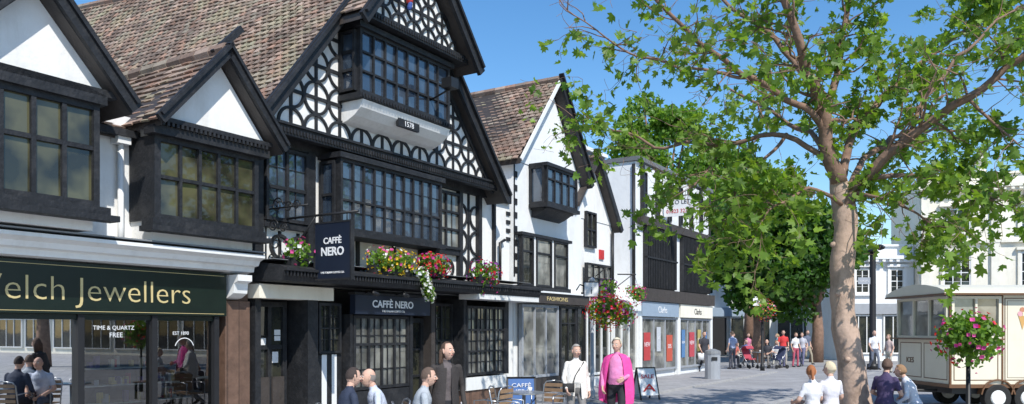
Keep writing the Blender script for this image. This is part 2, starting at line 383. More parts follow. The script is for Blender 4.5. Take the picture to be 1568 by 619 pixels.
# gable oriel
b.box('oriel_body','timber',11.05,13.78,.35,.74,6.15,7.52)
window(b,11.02,13.8,6.22,7.42,.80,8,3,fr=.06,mu=.038,gm='glass_sky_tint',sub=(1,1))
b.box('oriel_body','timber',10.95,13.88,.35,.93,6.10,6.2); b.box('oriel_body','timber',10.95,13.88,.35,.92,7.42,7.52)
for i in range(34): b.box('carved_dentils','timber',10.98+i*.085,11.02+i*.085,.931,.96,6.12,6.18)
window(b,.02,.40,6.25,7.38,.0,1,3,fr=.05,gm='glass_sky_tint',P=sideP(11.0,.38))
b.prism('oriel_coving','plaster',[(.35,6.09),(.90,6.09),(.84,5.95),(.68,5.82),(.5,5.74),(.35,5.70)],11.05,13.75,P=lambda a,w,z:P(w,a,z))
b.box('date_plaque','timber',12.1,12.75,.80,.865,5.82,5.98); b.text('1578',P(12.42,.87,5.85),d,.15,'letter_white',align='CENTER',ext=.003)
UL,UR=10.75,14.25
b.prism('upper_gable_wall','plaster',[(UL+.3,7.60),(UR-.25,7.60),(SA+.05,ZA-.25)],.35,.98)
b.box('upper_bressummer','timber',UL+.05,UR-.02,.35,1.08,7.56,7.72)
for i in range(44): b.box('carved_dentils','timber',UL+.1+i*.077,UL+.14+i*.077,1.081,1.11,7.60,7.67)
lattice(7.72,3,.46,.981,11.04,14.2,gz,.20,.042)
for (s0,z0,s1,z1) in ((UL-.05,gz(UL-.05)+.0,SA,ZA+.02),(UR+.08,gz(UR+.08),SA,ZA+.02)):
    q=[P(s0,.6,z0),P(s0,1.25,z0),P(s1,1.25,z1),P(s1,.6,z1)]; b.hexa('upper_roof_boards','timber_brown',q+[x-Vector((0,0,.12)) for x in q])
    tiles(b,'roof_tiles',q[0]+Vector((0,0,.02)),q[1]+Vector((0,0,.02)),q[3]+Vector((0,0,.02)),q[2]+Vector((0,0,.02)))
for (p,q) in (((UL-.10,gz(UL)-.20),(SA,ZA-.0)),((UR+.12,gz(UR)-.22),(SA,ZA-.0))):
    b.bar('bargeboards','timber',p,q,.22,1.25,1.33); b.bar('bargeboards','timber',(p[0],p[1]+.11),(q[0],q[1]+.11),.06,1.245,1.39)
b.box('floodlight','iron',13.05,13.3,1.2,1.45,6.75,6.95); b.tube('floodlight_arm','iron',[P(13.2,.8,6.6),P(13.2,1.3,6.75)],[.02,.02])
cf=b.part('carved_figure','col')
for (z,r,c) in ((8.28,.07,(.5,.05,.05)),(8.42,.09,(.05,.1,.4)),(8.58,.055,(.5,.35,.28)),(8.15,.05,(.05,.1,.35))): capsule(cf,P(12.15,1.10,z-.04),P(12.15,1.12,z+.03),r,r*.9,8,c)
# first floor
b.box('wall_plate','timber',9.2,17.5,0,.10,5.06,5.28)
b.box('wall_frame','timber',9.2,9.40,0,.12,2.9,5.06)
window(b,9.44,10.42,3.72,5.03,.09,2,2,fr=.06,mu=.06,sub=(2,2),gm='glass_sky_tint',rz=[.45],lead=.012)
b.box('wall_frame','timber',10.42,10.60,0,.14,2.9,5.06); b.box('wall_frame','timber',9.42,10.42,0,.12,3.6,3.70)
for s in (9.62,10.05): 
    b.arc('panel_framing','timber',(s+.22,3.28),.2,0,2*math.pi,.05,.003,.06,n=18); b.bar('panel_framing','timber',(s+.22,3.0),(s+.22,3.56),.04,.003,.05)
b.box('wall_frame','timber',9.42,10.42,0,.10,2.9,2.99)
b.box('main_oriel_body','timber',10.85,13.88,.02,.44,3.58,5.12)
window(b,10.82,13.92,3.66,5.0,.50,10,2,fr=.06,mu=.04,sub=(1,2),gm='glass_sky_tint',rz=[.42],lead=.010)
b.box('main_oriel_body','timber',10.76,13.98,.02,.62,3.56,3.655); b.box('main_oriel_body','timber',10.76,13.98,.02,.61,5.0,5.10)
for s_ in (10.85,13.75): b.prism('oriel_bracket','timber',[(.02,3.55),(.55,3.55),(.5,3.46),(.3,3.34),(.02,3.2)],s_,s_+.12,P=lambda a,w,z:P(w,a,z))
window(b,.04,.42,3.7,4.95,.0,1,2,fr=.05,gm='glass_sky_tint',P=sideP(10.82,.02))
for s in (11.8,12.9): b.box('panel_framing','timber',s,s+.08,.0,.05,2.95,3.56)
window(b,14.1,15.2,3.66,4.98,.09,2,3,fr=.06,mu=.05,sub=(2,1),gm='glass_curtain',lead=.012)
b.box('wall_frame','timber',13.98,14.1,0,.12,2.95,5.06); b.box('wall_frame','timber',15.2,15.32,0,.12,2.95,5.06)
b.box('wall_frame','timber',14.1,15.2,0,.11,3.54,3.655)
for k in range(3):
    c=(15.68,3.28+.62*k)
    b.arc('panel_framing','timber',(15.34,c[1]),.27,-1.57,1.57,.05,.003,.05); b.arc('panel_framing','timber',(16.0,c[1]),.27,1.57,4.71,.05,.003,.05)
b.box('panel_framing','timber',15.65,15.70,0,.045,2.95,5.06)
b.box('wall_frame','timber',16.0,16.12,0,.12,2.95,5.06)
for s in (14.4,14.85): b.arc('panel_framing','timber',(s,3.22),.2,0,2*math.pi,.05,.003,.05,n=18)
b.box('wall_frame','timber',16.72,16.8,0,.08,2.95,5.03)
b.tube('rainwater_pipe','iron',[P(17.2,.08,4.1),P(16.95,.1,4.0),P(16.95,.1,3.0)],[.04]*3)
for z in np.arange(4.1,4.9,.22): b.box('corner_blocks','timber',17.38,17.56,.001,.03,z,z+.1)
b.arc('round_vent','lead',(16.55,3.25),.12,0,6.283,.05,.0,.08,n=16)
b.prism('canopy','timber',[(.0,2.98),(.0,2.62),(.86,2.62),(.90,2.70),(.90,2.84),(.80,2.88)],9.15,17.62,P=lambda a,w,z:P(w,a+.004,z))
b.box('canopy_lead','lead',9.2,17.6,.02,.62,2.99,3.0)
for i in range(112): b.box('canopy_dentils','timber',9.18+i*.0752,9.215+i*.0752,.905,.945,2.70,2.78)
b.box('canopy','timber',9.15,17.62,.906,.97,2.785,2.83)
b.box('canopy_soffit','white_paint',14.9,17.6,.30,.86,2.50,2.615)
b.box('ground_fascia','cream',9.15,10.9,-.05,.30,2.34,2.58)
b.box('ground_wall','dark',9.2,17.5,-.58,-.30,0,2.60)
b.box('ground_posts','timber',10.30,10.55,-.3,.25,0,2.34); b.box('ground_posts','timber',9.22,9.34,-.3,.12,0,2.34)
window(b,9.42,10.2,.05,2.3,-.25,2,2,fr=.09,mu=.08,sub=(1,2),gm='glass',rz=[.65])
b.box('door_panels','timber_brown',9.5,9.78,-.22,-.17,.12,.95); b.box('door_panels','timber_brown',9.85,10.12,-.22,-.17,.12,.95)
for s,z in ((9.62,1.45),(9.95,1.6),(9.9,1.2)): b.box('door_notices','letter_white',s,s+.14,-.243,-.24,z,z+.2)
window(b,10.62,11.2,1.35,2.3,.15,2,2,fr=.05,mu=.03,sub=(2,2),gm='glass',lead=.015)
for i in range(5): b.box('striped_panel','letter_white' if i%2 else 'timber',10.6+i*.13,10.73+i*.13,.0,.16,.0,1.33)
b.box('ground_wall','timber',10.6,11.25,-.3,-.005,0,2.5)
b.box('sign_fascia','navy',11.25,13.55,.38,.52,2.10,2.47)
b.box('sign_fascia_trim','timber',11.22,13.58,.36,.54,2.475,2.52)
b.text('CAFFÈ NERO',P(12.35,.523,2.24),d,.20,'letter_white',align='CENTER',width=1.25,off=.004)
b.text('THE ITALIAN COFFEE CO.',P(12.35,.523,2.15),d,.06,'letter_white',align='CENTER')
for s in (11.5,12.4,13.3):
    b.tube('sign_lamp_arm','iron',[P(s,.52,2.5),P(s,.75,2.56),P(s,.8,2.5)],[.012]*3); capsule(b.part('sign_lamp','iron'),P(s-.05,.8,2.5),P(s+.05,.8,2.48),.045,.045)
window(b,11.38,13.05,.62,2.08,.30,4,2,fr=.06,mu=.05,sub=(2,2),gm='glass_curtain',rz=[.62],lead=.022)
b.box('stall_riser','timber',11.35,13.1,-.3,.36,0,.60); b.box('window_reveal','timber',11.30,11.38,-.3,.34,.6,2.1); b.box('window_reveal','timber',13.05,13.14,-.3,.38,0,2.1)
b.box('door','dark',13.2,14.0,-.2,-.1,.05,2.05); window(b,13.2,14.0,.1,2.05,-.08,1,3,fr=.1,mu=.05,gm='glass')
b.box('door_frame','timber_brown',14.0,14.14,-.3,.2,0,2.45); window(b,13.15,14.0,2.1,2.45,-.05,3,1,fr=.04)
window(b,14.16,15.0,.7,2.4,.0,2,2,fr=.06,mu=.05,sub=(2,3),gm='glass',lead=.018)
b.box('window_reveal','timber',14.14,15.05,-.3,-.06,0,.7); b.box('window_reveal','timber',15.02,15.14,-.3,.35,.4,2.5)
window(b,15.14,16.8,.72,2.36,.30,4,3,fr=.06,mu=.045,sub=(2,2),gm='glass_curtain',lead=.022,fm='timber')
b.box('white_plinth','white_paint',15.1,16.85,-.3,.38,.38,.68); b.box('brick_plinth','stone_brown',15.1,16.9,-.3,.34,0,.377)
b.box('window_reveal','timber',16.8,16.95,-.3,.36,.7,2.5); b.box('corner_pier','plaster',16.95,17.55,-.3,.1,0,2.6)
b.done()

b=Obj('hanging_cafe_sign',P(9.9,1.2,3.2),P)
sp=sideP(9.9,.88)
b.box('sign_board','navy',0,.82,-.03,.03,2.68,3.62,P=sp)
b.box('sign_border','timber',-.03,.0,-.04,.04,2.65,3.65,P=sp); b.box('sign_border','timber',.82,.85,-.04,.04,2.65,3.65,P=sp)
b.box('sign_border','timber',0,.82,-.038,.038,3.62,3.65,P=sp); b.box('sign_border','timber',0,.82,-.038,.038,2.65,2.68,P=sp)
b.text('CAFFÈ',sp(.41,.034,3.27),n,.15,'letter_white',align='CENTER',off=.003); b.text('NERO',sp(.41,.034,3.07),n,.20,'letter_white',align='CENTER',off=.005)
b.text('THE ITALIAN COFFEE CO.',sp(.41,.034,2.76),n,.048,'letter_white',align='CENTER')
b.tube('bracket_arm','iron',[P(9.9,.05,3.78),P(9.9,1.85,3.78)],[.022,.022]); b.tube('bracket_brace','iron',[P(9.9,.05,3.15),P(9.9,.5,3.4),P(9.9,.85,3.76)],[.018]*3)
for w in (1.0,1.6): b.tube('hanger','iron',[P(9.9,w,3.64),P(9.9,w,3.79)],[.01,.01])
b.tube('bracket_arm','iron',[P(9.5,.1,3.9),P(9.5,1.1,3.9)],[.015,.015])
for (c,r) in (((.35,3.95),.14),((.62,3.9),.1),((.25,3.6),.12),((.5,3.55),.09),((.82,3.92),.09),((.3,3.3),.14),((.2,3.02),.1)):
    pts=[P(9.5,c[0]+r*(1-k*.035)*math.cos(k*.42),c[1]+r*(1-k*.035)*math.sin(k*.42)) for k in range(20)]
    b.tube('scrollwork','iron',pts,[.012]*20,5)
b.tube('scrollwork','iron',[P(9.5,.06,4.2),P(9.5,.06,2.95)],[.014]*2)
b.done()

# ================= white gabled building =================
b=Obj('white_gabled_shop_building',P(19.8,0,0),P)
b.box('walls','plaster2',17.75,21.62,-9,0,0,6.25)
b.prism('gable_wall','plaster2',[(17.8,6.26),(21.5,6.26),(19.75,8.6)],-8.8,.02)
gable_roof(b,P,17.6,19.75,21.65,6.25,8.85,6.2,-9,.30)
b.bar('bargeboards','timber',(21.72,6.12),(19.73,8.88),.19,.30,.37); b.bar('bargeboards','white_paint',(17.62,6.22),(19.73,8.8),.10,.30,.34)
b.bar('bargeboards','timber',(21.76,6.26),(19.7,9.0),.06,.298,.44)
for z in np.arange(3.3,6.2,.36): b.box('quoins','timber',17.752,17.92,.001,.02,z,z+.16)
b.box('quoins','timber',17.755,17.81,.0,.014,3.2,6.2)
b.box('oriel_body','timber',18.6,20.28,.02,.44,5.05,6.28)
window(b,18.56,20.32,5.2,6.2,.50,4,2,fr=.06,mu=.04,gm='glass_sky_tint',sub=(1,1),rz=[.7]); window(b,.02,.46,5.2,6.2,0,1,1,fr=.05,gm='glass_sky_tint',P=sideP(18.56,.02))
b.box('oriel_body','timber',18.5,20.4,.02,.60,6.2,6.29); b.box('oriel_body','timber',18.5,20.4,.02,.60,5.1,5.2)
b.prism('oriel_bracket','timber',[(.02,5.09),(.5,5.09),(.2,4.92),(.02,4.86)],18.65,20.2,P=lambda a,w,z:P(w,a,z))
b.tube('satellite_arm','iron',[P(19.6,.5,6.3),P(19.9,.6,6.5)],[.015,.015])
b.box('showroom_frame','timber',17.8,20.6,.0,.20,2.86,2.98); b.box('showroom_frame','timber',17.8,20.6,.0,.24,4.3,4.38)
window(b,17.85,18.45,2.98,4.3,.16,1,2,fr=.05,gm='glass',rz=[.7]); window(b,18.6,19.45,2.98,4.3,.16,1,2,fr=.05,gm='glass_curtain',rz=[.7],gk='blinds'); window(b,19.6,20.4,2.98,4.3,.16,1,2,fr=.05,gm='glass_curtain',rz=[.7],gk='blinds')
b.box('showroom_frame','white_paint',18.46,18.59,0,.19,2.98,4.3); b.box('showroom_frame','white_paint',19.46,19.59,0,.19,2.98,4.3)
b.box('shop_fascia','timber_brown',17.8,21.6,.0,.30,2.52,2.80); b.box('shop_fascia_trim','plaster2',17.75,21.65,0,.36,2.805,2.85)
b.text('FASHIONS',P(19.6,.304,2.60),d,.16,'gold',align='CENTER',width=1.2)
window(b,17.9,19.9,.5,2.48,.12,3,1,fr=.07,mu=.04,gm='glass_curtain',fm='grey_paint'); window(b,20.0,21.0,.2,2.48,.12,2,2,fr=.07,mu=.04,gm='glass',rz=[.8])
b.box('stall_riser','timber_brown',17.85,20.0,0,.16,.0,.49); window(b,21.05,21.6,.5,2.48,.12,1,1,fr=.05,gm='glass')
b.done()
# ================= narrow gabled building =================
b=Obj('narrow_gabled_shop_building',P(22.8,0,0),P)
b.box('walls','plaster',21.64,23.9,-8,-.05,0,5.2)
b.prism('gable_wall','plaster',[(21.64,5.21),(23.85,5.21),(22.5,6.9),(21.64,6.2)],-7.8,-.03)
gable_roof(b,P,21.1,22.45,24.0,5.6,7.15,5.12,-8,.22,left=False)
b.bar('bargeboards','timber',(24.06,5.02),(22.4,7.16),.18,.22,.29)
window(b,21.9,22.6,4.35,5.45,.0,2,2,fr=.06,gm='glass')
b.box('wall_plaque','red',22.95,23.25,-.05,0,4.05,4.35)
window(b,21.75,23.5,2.95,3.85,.1,4,2,fr=.05,mu=.04,gm='glass_curtain'); b.box('sill','timber',21.7,23.6,-.05,.22,2.83,2.94)
b.box('shop_fascia','white_paint',21.64,25.8,-.04,.2,2.45,2.78)
window(b,21.75,23.4,.4,2.42,.08,3,1,fr=.07,gm='glass',fm='white_paint'); window(b,23.7,25.6,.35,2.42,.08,3,1,fr=.06,gm='glass_curtain',fm='white_paint')
b.box('shop_base','white_paint',21.7,25.7,-.04,.1,0,.34)
b.box('link_block','plaster',23.905,25.85,-6,-.045,0,2.95)
b.tube('drainpipe','iron',[P(23.8,.04,5.0),P(23.8,.04,2.8)],[.05,.05])
b.done()
# ================= modern shoe shop building =================
b=Obj('modern_shop_building',P(29.8,0,0),P)
b.box('walls','plaster2',25.87,33.8,-13,-.04,0,7.7); b.box('parapet','grey_roof',25.8,33.9,-13.1,.12,7.71,7.86)
b.box('rooftop_plant_room','grey_roof',26.1,30,-11,-3.2,7.87,8.9); b.box('rooftop_cap','plaster2',26.0,30.1,-11.1,-3.1,8.91,9.05)
b.tube('drainpipe','iron',[P(25.83,-.1,7.6),P(25.83,-.1,2.9)],[.06,.06])
s=26.25
for i in range(7):
    b.box('dark_uprights','timber',s,s+.12,-.04,.10,5.82,7.68)
    if i<6:
        window(b,s+.14,s+.46,5.95,7.4,.0,1,2,fr=.03,gm='glass_sky_tint')
        b.box('white_panels','white_paint',s+.48,s+1.20,-.04,.04,5.84,7.62)
    s+=1.21
b.box('floor_band','timber_brown',25.9,33.8,-.04,.16,5.52,5.81)
for (a,c) in ((26.5,29.5),(30.2,33.4)):
    b.box('louvre_back','dark',a,c,-.04,.02,3.28,5.5)
    k=a
    while k<c: b.box('louvre_fins','timber',k,k+.05,.02,.14,3.32,5.48); k+=.16
    b.box('louvre_fins','timber',a,c,.02,.16,4.36,4.42)
b.box('floor_band','timber_brown',25.9,33.8,-.04,.22,2.82,3.27)
b.box('shop_fascia','lightblue',26.0,29.6,-.03,.16,2.28,2.80); b.text('Clarks',P(27.9,.165,2.42),d,.34,'letter_white',align='CENTER')
b.box('shop_fascia','cream',29.8,33.7,-.03,.16,2.28,2.80); b.text('Clarks',P(31.8,.165,2.42),d,.34,'dark',align='CENTER')
window(b,26.1,29.6,.3,2.25,.02,3,1,fr=.07,gm='glass_curtain',fm='grey_paint'); window(b,29.9,33.6,.3,2.25,.02,4,1,fr=.07,gm='glass_curtain',fm='grey_paint')
b.box('piers','plaster2',25.9,26.08,-.03,.12,0,2.28); b.box('piers','plaster2',29.62,29.88,-.03,.12,0,2.27); b.box('piers','plaster2',33.62,33.8,-.03,.12,0,2.28)
for (a,c,z0,z1,col) in ((26.4,27.0,.7,1.7,(.50,.06,.06)),(27.6,28.0,1.0,1.9,(.55,.57,.6)),(28.6,29.2,.6,1.6,(.55,.10,.06)),(30.2,30.6,.7,1.8,(.1,.22,.42)),(31.1,31.7,.7,1.7,(.5,.07,.09)),(32.1,32.5,.9,1.8,(.5,.42,.15)),(32.9,33.3,.7,1.7,(.08,.18,.36))):
    b.box('window_posters','col',a,c,.04,.045,z0,z1,col=col); b.text('50%' if col[0]>.5 else 'NEW',P((a+c)/2,.047,(z0+z1)/2),d,.3*(c-a)/.8,'letter_white',align='CENTER',ext=.001,key='poster_lettering')
b.done()
b=Obj('to_let_sign',P(28.2,.7,6.3),P)
sp=sideP(28.2,.1)
b.box('board','letter_white',0,1.3,-.02,.02,6.0,6.72,P=sp); b.text('TO LET',sp(.65,.025,6.44),n,.22,'navy',align='CENTER'); b.text('01823 323523',sp(.65,.025,6.12),n,.2,'red',align='CENTER',width=1.1)
b.tube('bracket','iron',[P(28.2,0,6.75),P(28.2,1.4,6.75)],[.02,.02]); b.done()

# ================= far and right buildings =================
def simple_building(name,Fr,s0,s1,depth,h,floors,wall,nb,shop=True,gm='glass_curtain',cornice=True,fm='white_paint',shopcol='grey_paint',hwf=.22):
    P_=Fr.P; b=Obj(name,P_((s0+s1)/2,0,0),P_)
    b.box('walls',wall,s0,s1,-depth,0,0,h)
    bw=(s1-s0)/nb
    for (z0,z1,cols,rows) in floors:
        for i in range(nb):
            c=s0+bw*(i+.5); hw=bw*hwf
            b.box('window_surround',wall,c-hw-.18,c+hw+.18,.0,.16,z0-.14,z0-.002); b.box('window_surround',wall,c-hw-.22,c+hw+.22,0,.22,z1+.12,z1+.26)
            b.box('window_surround',wall,c-hw-.14,c-hw-.002,.0,.10,z0,z1+.118); b.box('window_surround',wall,c+hw+.002,c+hw+.14,.0,.10,z0,z1+.118)
            window(b,c-hw,c+hw,z0,z1,-.0+.015,cols,rows,fr=.07,mu=.05,gm=gm,fm=fm,sub=(1,2))
    if cornice:
        b.box('cornice',wall,s0-.1,s1+.1,0,.45,h-.75,h-.55); b.box('cornice',wall,s0-.1,s1+.1,0,.3,h-.92,h-.753); b.box('cornice',wall,s0-.1,s1+.1,-.3,.12,h+.002,h+.12)
        for i in range(int((s1-s0)/.4)): b.box('cornice_modillions',wall,s0+i*.4,s0+i*.4+.18,.3,.42,h-.9,h-.755)
    if shop:
        b.box('shop_fascia',shopcol,s0+.1,s1-.1,0,.25,2.7,3.3)
        for i in range(nb):
            a=s0+bw*i+.2; window(b,a,a+bw-.4,.4,2.66,.06,3,1,fr=.08,gm='glass',fm=fm)
    return b
FR=Frame(23.3,44.5,math.atan2(.955,-.297))
b=simple_building('cream_stucco_building',FR,-.5,14.5,10,10.3,[(3.9,6.0,3,2),(7.2,8.5,2,2)],'cream',4,gm='glass',hwf=.18)
for s in (-.2,3.25,7.0,10.75,14.2): b.box('pilasters','cream',s-.22,s+.22,0,.16,3.5,9.3)
b.box('string_course','cream',-.55,14.55,0,.25,3.32,3.48); b.box('string_course','cream',-.55,14.55,0,.19,6.55,6.7)
pt=b.part('roof_urn','cream'); tube(pt,[FR.P(2.6,-.3,z) for z in (10.4,10.6,10.7,11.0,11.3,11.45,11.6,11.8)],[.3,.3,.12,.3,.34,.15,.2,.05],12)
b.done()
FW=Frame(16,46.0,math.radians(90))
b=simple_building('white_terrace_building',FW,3.2,7.2,6,6.6,[(3.9,5.3,2,2)],'plaster2',2,gm='glass',hwf=.2); b.done()
FB=Frame(9,54,math.radians(88))
b=simple_building('grey_shop_terrace',FB,-4,12,8,7.0,[(4.2,5.8,2,2)],'plaster',5,gm='glass',shopcol='lightblue')
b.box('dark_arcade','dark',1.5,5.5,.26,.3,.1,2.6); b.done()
FO=Frame(25.5,25.5,math.atan2(.8,-.6))
b=simple_building('opposite_reflection_building',FO,0,42,8,8.0,[(4,5.6,2,2),(6.2,7.0,2,1)],'cream',12,gm='glass'); b.done()  # out of view; added and turned sunward to brighten the window reflections

# ------------------------------------------------------------------ ground
def sheet(name,m,pts,z):
    me=bpy.data.meshes.new(name); me.from_pydata([(x,y,z) for x,y in pts],[],[tuple(range(len(pts)))]); me.materials.append(M[m])
    o=bpy.data.objects.new(name,me); COL.objects.link(o); return o
sheet('ground','ground',[(-400,-400),(400,-400),(400,400),(-400,400)],-.004)
sheet('paving','paving',[(-30,-30),(60,-30),(60,60),(-30,60)],0)
b=Obj('pavement_kerb',P(28,1.5,0),P)
b.box('pavement','paving',17.8,34.2,.05,2.6,0,.06); b.box('kerb','kerb',17.8,34.2,2.603,2.75,0,.055); b.done()
b=Obj('drainage_channel',P(20,5,0),P); b.box('channel','kerb',-5,60,6.0,6.25,-.01,.006); b.done()

# ------------------------------------------------------------------ leaves
def leafpart(part,centers,size,colf,hang=.3,shape=0):
    for c in centers:
        sz=size*R.uniform(.6,1.25)
        ax=Vector((R.gauss(0,1),R.gauss(0,1),R.gauss(0,1)-hang)).normalized()
        nr=Vector((R.gauss(0,.7),R.gauss(-.25,.7),R.gauss(.5,.7))); nr=(nr-ax*nr.dot(ax))
        if nr.length<1e-3: continue
        nr.normalize(); sd=ax.cross(nr)
        c=Vector(c); f=.18*sz
        if shape:
            def q(a,l,h=0): return c+sd*a*sz+ax*l*sz+nr*h*sz
            vs=[q(0,0),q(.30,-.05,.06),q(.62,.30,.14),q(.28,.38,.05),q(.42,.78,.10),q(.14,.68,.02),q(0,1.05,-.03),q(-.14,.68,.02),q(-.42,.78,.10),q(-.28,.38,.05),q(-.62,.30,.14),q(-.30,-.05,.06)]
            part.add(vs,[(0,1,2,3,4,5,6),(0,6,7,8,9,10,11)],colf())
            continue
        vs=[c,c+sd*.55*sz+ax*.25*sz+nr*f,c+sd*.40*sz+ax*.75*sz+nr*f*.7,c+ax*sz,c-sd*.40*sz+ax*.75*sz+nr*f*.7,c-sd*.55*sz+ax*.25*sz+nr*f]
        part.add(vs,[(0,1,2,3),(0,3,4,5)],colf())
def green():
    t=R.random(); k=R.uniform(.65,1.2); return ((.11+.10*t)*k,(.215+.11*t)*k,(.026+.018*t)*k)
def mgreen():
    t=R.random(); k=R.uniform(.75,1.25); return ((.10+.07*t)*k,(.20+.10*t)*k,(.025+.015*t)*k)
def dgreen():
    t=R.random(); k=R.uniform(.7,1.2); return ((.035+.035*t)*k,(.09+.08*t)*k,(.015+.01*t)*k)

def T(u,v,y): return Vector(((u-784)/1220*y,y,H+(505-v)*y/1220))
b=Obj('plane_tree',T(1310,670,14))
bk=b.part('trunk','bark'); br=b.part('branches','branch'); lf=b.part('foliage','leaf'); b.sm|={'trunk','branches'}
tr=[T(1318,668,14),T(1314,640,14),T(1309,600,14),T(1301,550,14),T(1292,500,14),T(1289,450,14),T(1291,400,14),T(1296,350,14.05),T(1293,310,14.1),T(1280,262,14.1)]
trr=[.34,.29,.26,.23,.215,.20,.195,.20,.21,.15]
pts=[];rr=[]
for i in range(len(tr)-1):
    for k in range(4):
        t=k/4; p=tr[i].lerp(tr[i+1],t); pts.append(p+Vector((noise.noise(p*2)*.03,noise.noise(p*2+Vector((5,0,0)))*.03,0))); rr.append((trr[i]*(1-t)+trr[i+1]*t)*(1+.13*noise.noise(p*3)))
pts.append(tr[-1]); rr.append(trr[-1]); tube(bk,pts,rr,14)
for (i,a) in ((12,2.2),(20,4.0),(26,3.2)):
    p=pts[i]+Vector((math.cos(a)*rr[i]*.8,-abs(math.sin(a))*rr[i]*.8,0)); capsule(bk,p,p+(p-pts[i]).normalized()*.05,.07,.05,8)
limbs=[
 ([(1285,280,14.05),(1262,205,13.9),(1248,140,13.7),(1222,60,13.3),(1195,-30,13)],.14,.05,.9),
 ([(1293,320,14.05),(1325,268,13.8),(1390,215,13.4),(1480,150,12.9),(1568,85,12.4),(1650,30,12)],.11,.035,1.3),
 ([(1285,280,14.1),(1308,200,14.5),(1370,130,15),(1460,60,15.6),(1530,0,16)],.085,.03,1.4),
 ([(1262,205,13.9),(1215,160,13.6),(1150,122,13),(1080,72,12.5),(1020,22,12),(985,-30,11.7)],.065,.018,.34),
 ([(1275,250,14),(1205,205,14.2),(1110,217,14.6),(1020,222,15),(945,200,15.3),(890,188,15.5)],.055,.01,.75),
 ([(1262,195,13.9),(1285,100,14.2),(1298,20,14.4),(1320,-60,14.6)],.08,.03,1.0),
 ([(1248,140,13.7),(1185,60,14.5),(1120,10,15),(1060,-40,15.5)],.06,.02,.5),
 ([(1285,280,14.2),(1250,215,15.5),(1180,170,17),(1110,130,18.5)],.07,.02,.9),
 ([(1290,290,14.2),(1340,230,15.6),(1400,200,17),(1480,200,18.3)],.07,.02,1.3),
 ([(1325,268,13.8),(1400,270,13.4),(1470,290,13),(1540,315,12.7)],.05,.012,.7),
 ([(1205,205,14.2),(1160,245,14),(1130,290,13.9),(1118,330,13.8)],.035,.01,1.2),
 ([(1110,217,14.6),(1082,255,14.5),(1064,285,14.4)],.025,.008,1.0),
 ([(1293,315,14),(1240,290,13.5),(1195,310,13.2),(1165,340,13)],.04,.01,1.3),
 ([(1310,290,13.9),(1350,300,13.3),(1395,325,13),(1430,345,12.9)],.035,.01,1.7),
 ([(1390,215,13.4),(1430,130,13.8),(1500,60,14.2),(1560,10,14.6)],.045,.015,1.4),
 ([(1480,150,12.9),(1530,190,12.6),(1560,230,12.4)],.03,.01,1.4),
 ([(1150,122,13),(1090,110,12.7),(1010,90,12.3),(930,60,12),(860,10,11.8)],.03,.006,.4),
]
leafc=[]
def curve(cp,nsub=5):
    out=[]; c=[cp[0]]+cp+[cp[-1]]
    for i in range(1,len(c)-2):
        for k in range(nsub):
            t=k/nsub; a,b_,e,g=c[i-1],c[i],c[i+1],c[i+2]
            out.append(.5*((2*b_)+(e-a)*t+(2*a-5*b_+4*e-g)*t*t+(3*b_-a-3*e+g)*t**3))
    out.append(cp[-1]); return out
def twig(p,dr,l,r,lev,dens):
    pts=[p]; d_=dr.normalized(); n_=5 if lev<2 else 3
    for k in range(n_):
        d_=(d_+Vector((R.gauss(0,.22),R.gauss(0,.22),R.gauss(0,.2)-.04))).normalized(); pts.append(pts[-1]+d_*l/n_)
    tube(br,pts,[max(.003,r*(1-.75*k/n_)) for k in range(n_+1)],5 if lev<2 else 4,None,False)
    if lev<2:
        m=R.randint(2,4) if lev==0 else R.randint(1,2)
        for k in range(m):
            i=R.randint(1,n_); dd=(d_+Vector((R.gauss(0,.8),R.gauss(0,.8),R.gauss(0,.7)))).normalized()
            twig(pts[i],dd,l*R.uniform(.4,.65),r*.5,lev+1,dens)
    if lev>=1 :
        m=int(dens*R.uniform(1.5,8.0)*(.25 if noise.noise(p*.9)<-.12 else 1.25) )
        for k in range(m):
            q=pts[R.randint(1,n_)]; leafc.append(q+Vector((R.gauss(0,.09),R.gauss(0,.09),R.gauss(-.04,.09))))
for cp,r0,r1,dens in limbs:
    c=curve([T(*q) for q in cp]); m=len(c)
    c=[c[0]]+[p+Vector((noise.noise(p*1.7)*.12,noise.noise(p*1.7+Vector((9,0,0)))*.12,noise.noise(p*1.7+Vector((0,9,0)))*.12)) for p in c[1:]]
    rad=[r0+(r1-r0)*i/(m-1) for i in range(m)]
    tube(br,c,rad,9)
    for i in range(int(m*.28),m):
        for _ in range(R.choice([1,1,1,2])):
            ax=(c[min(i+1,m-1)]-c[i-1]).normalized(); dd=(ax*.7+Vector((R.gauss(0,.7),R.gauss(0,.7),R.gauss(.1,.6)))).normalized()
            twig(c[i],dd,R.uniform(.5,1.15),max(.010,rad[i]*.35),0,dens)
leafpart(lf,leafc,.145,green,shape=1)
print('LEAVES',len(leafc))
b.done()

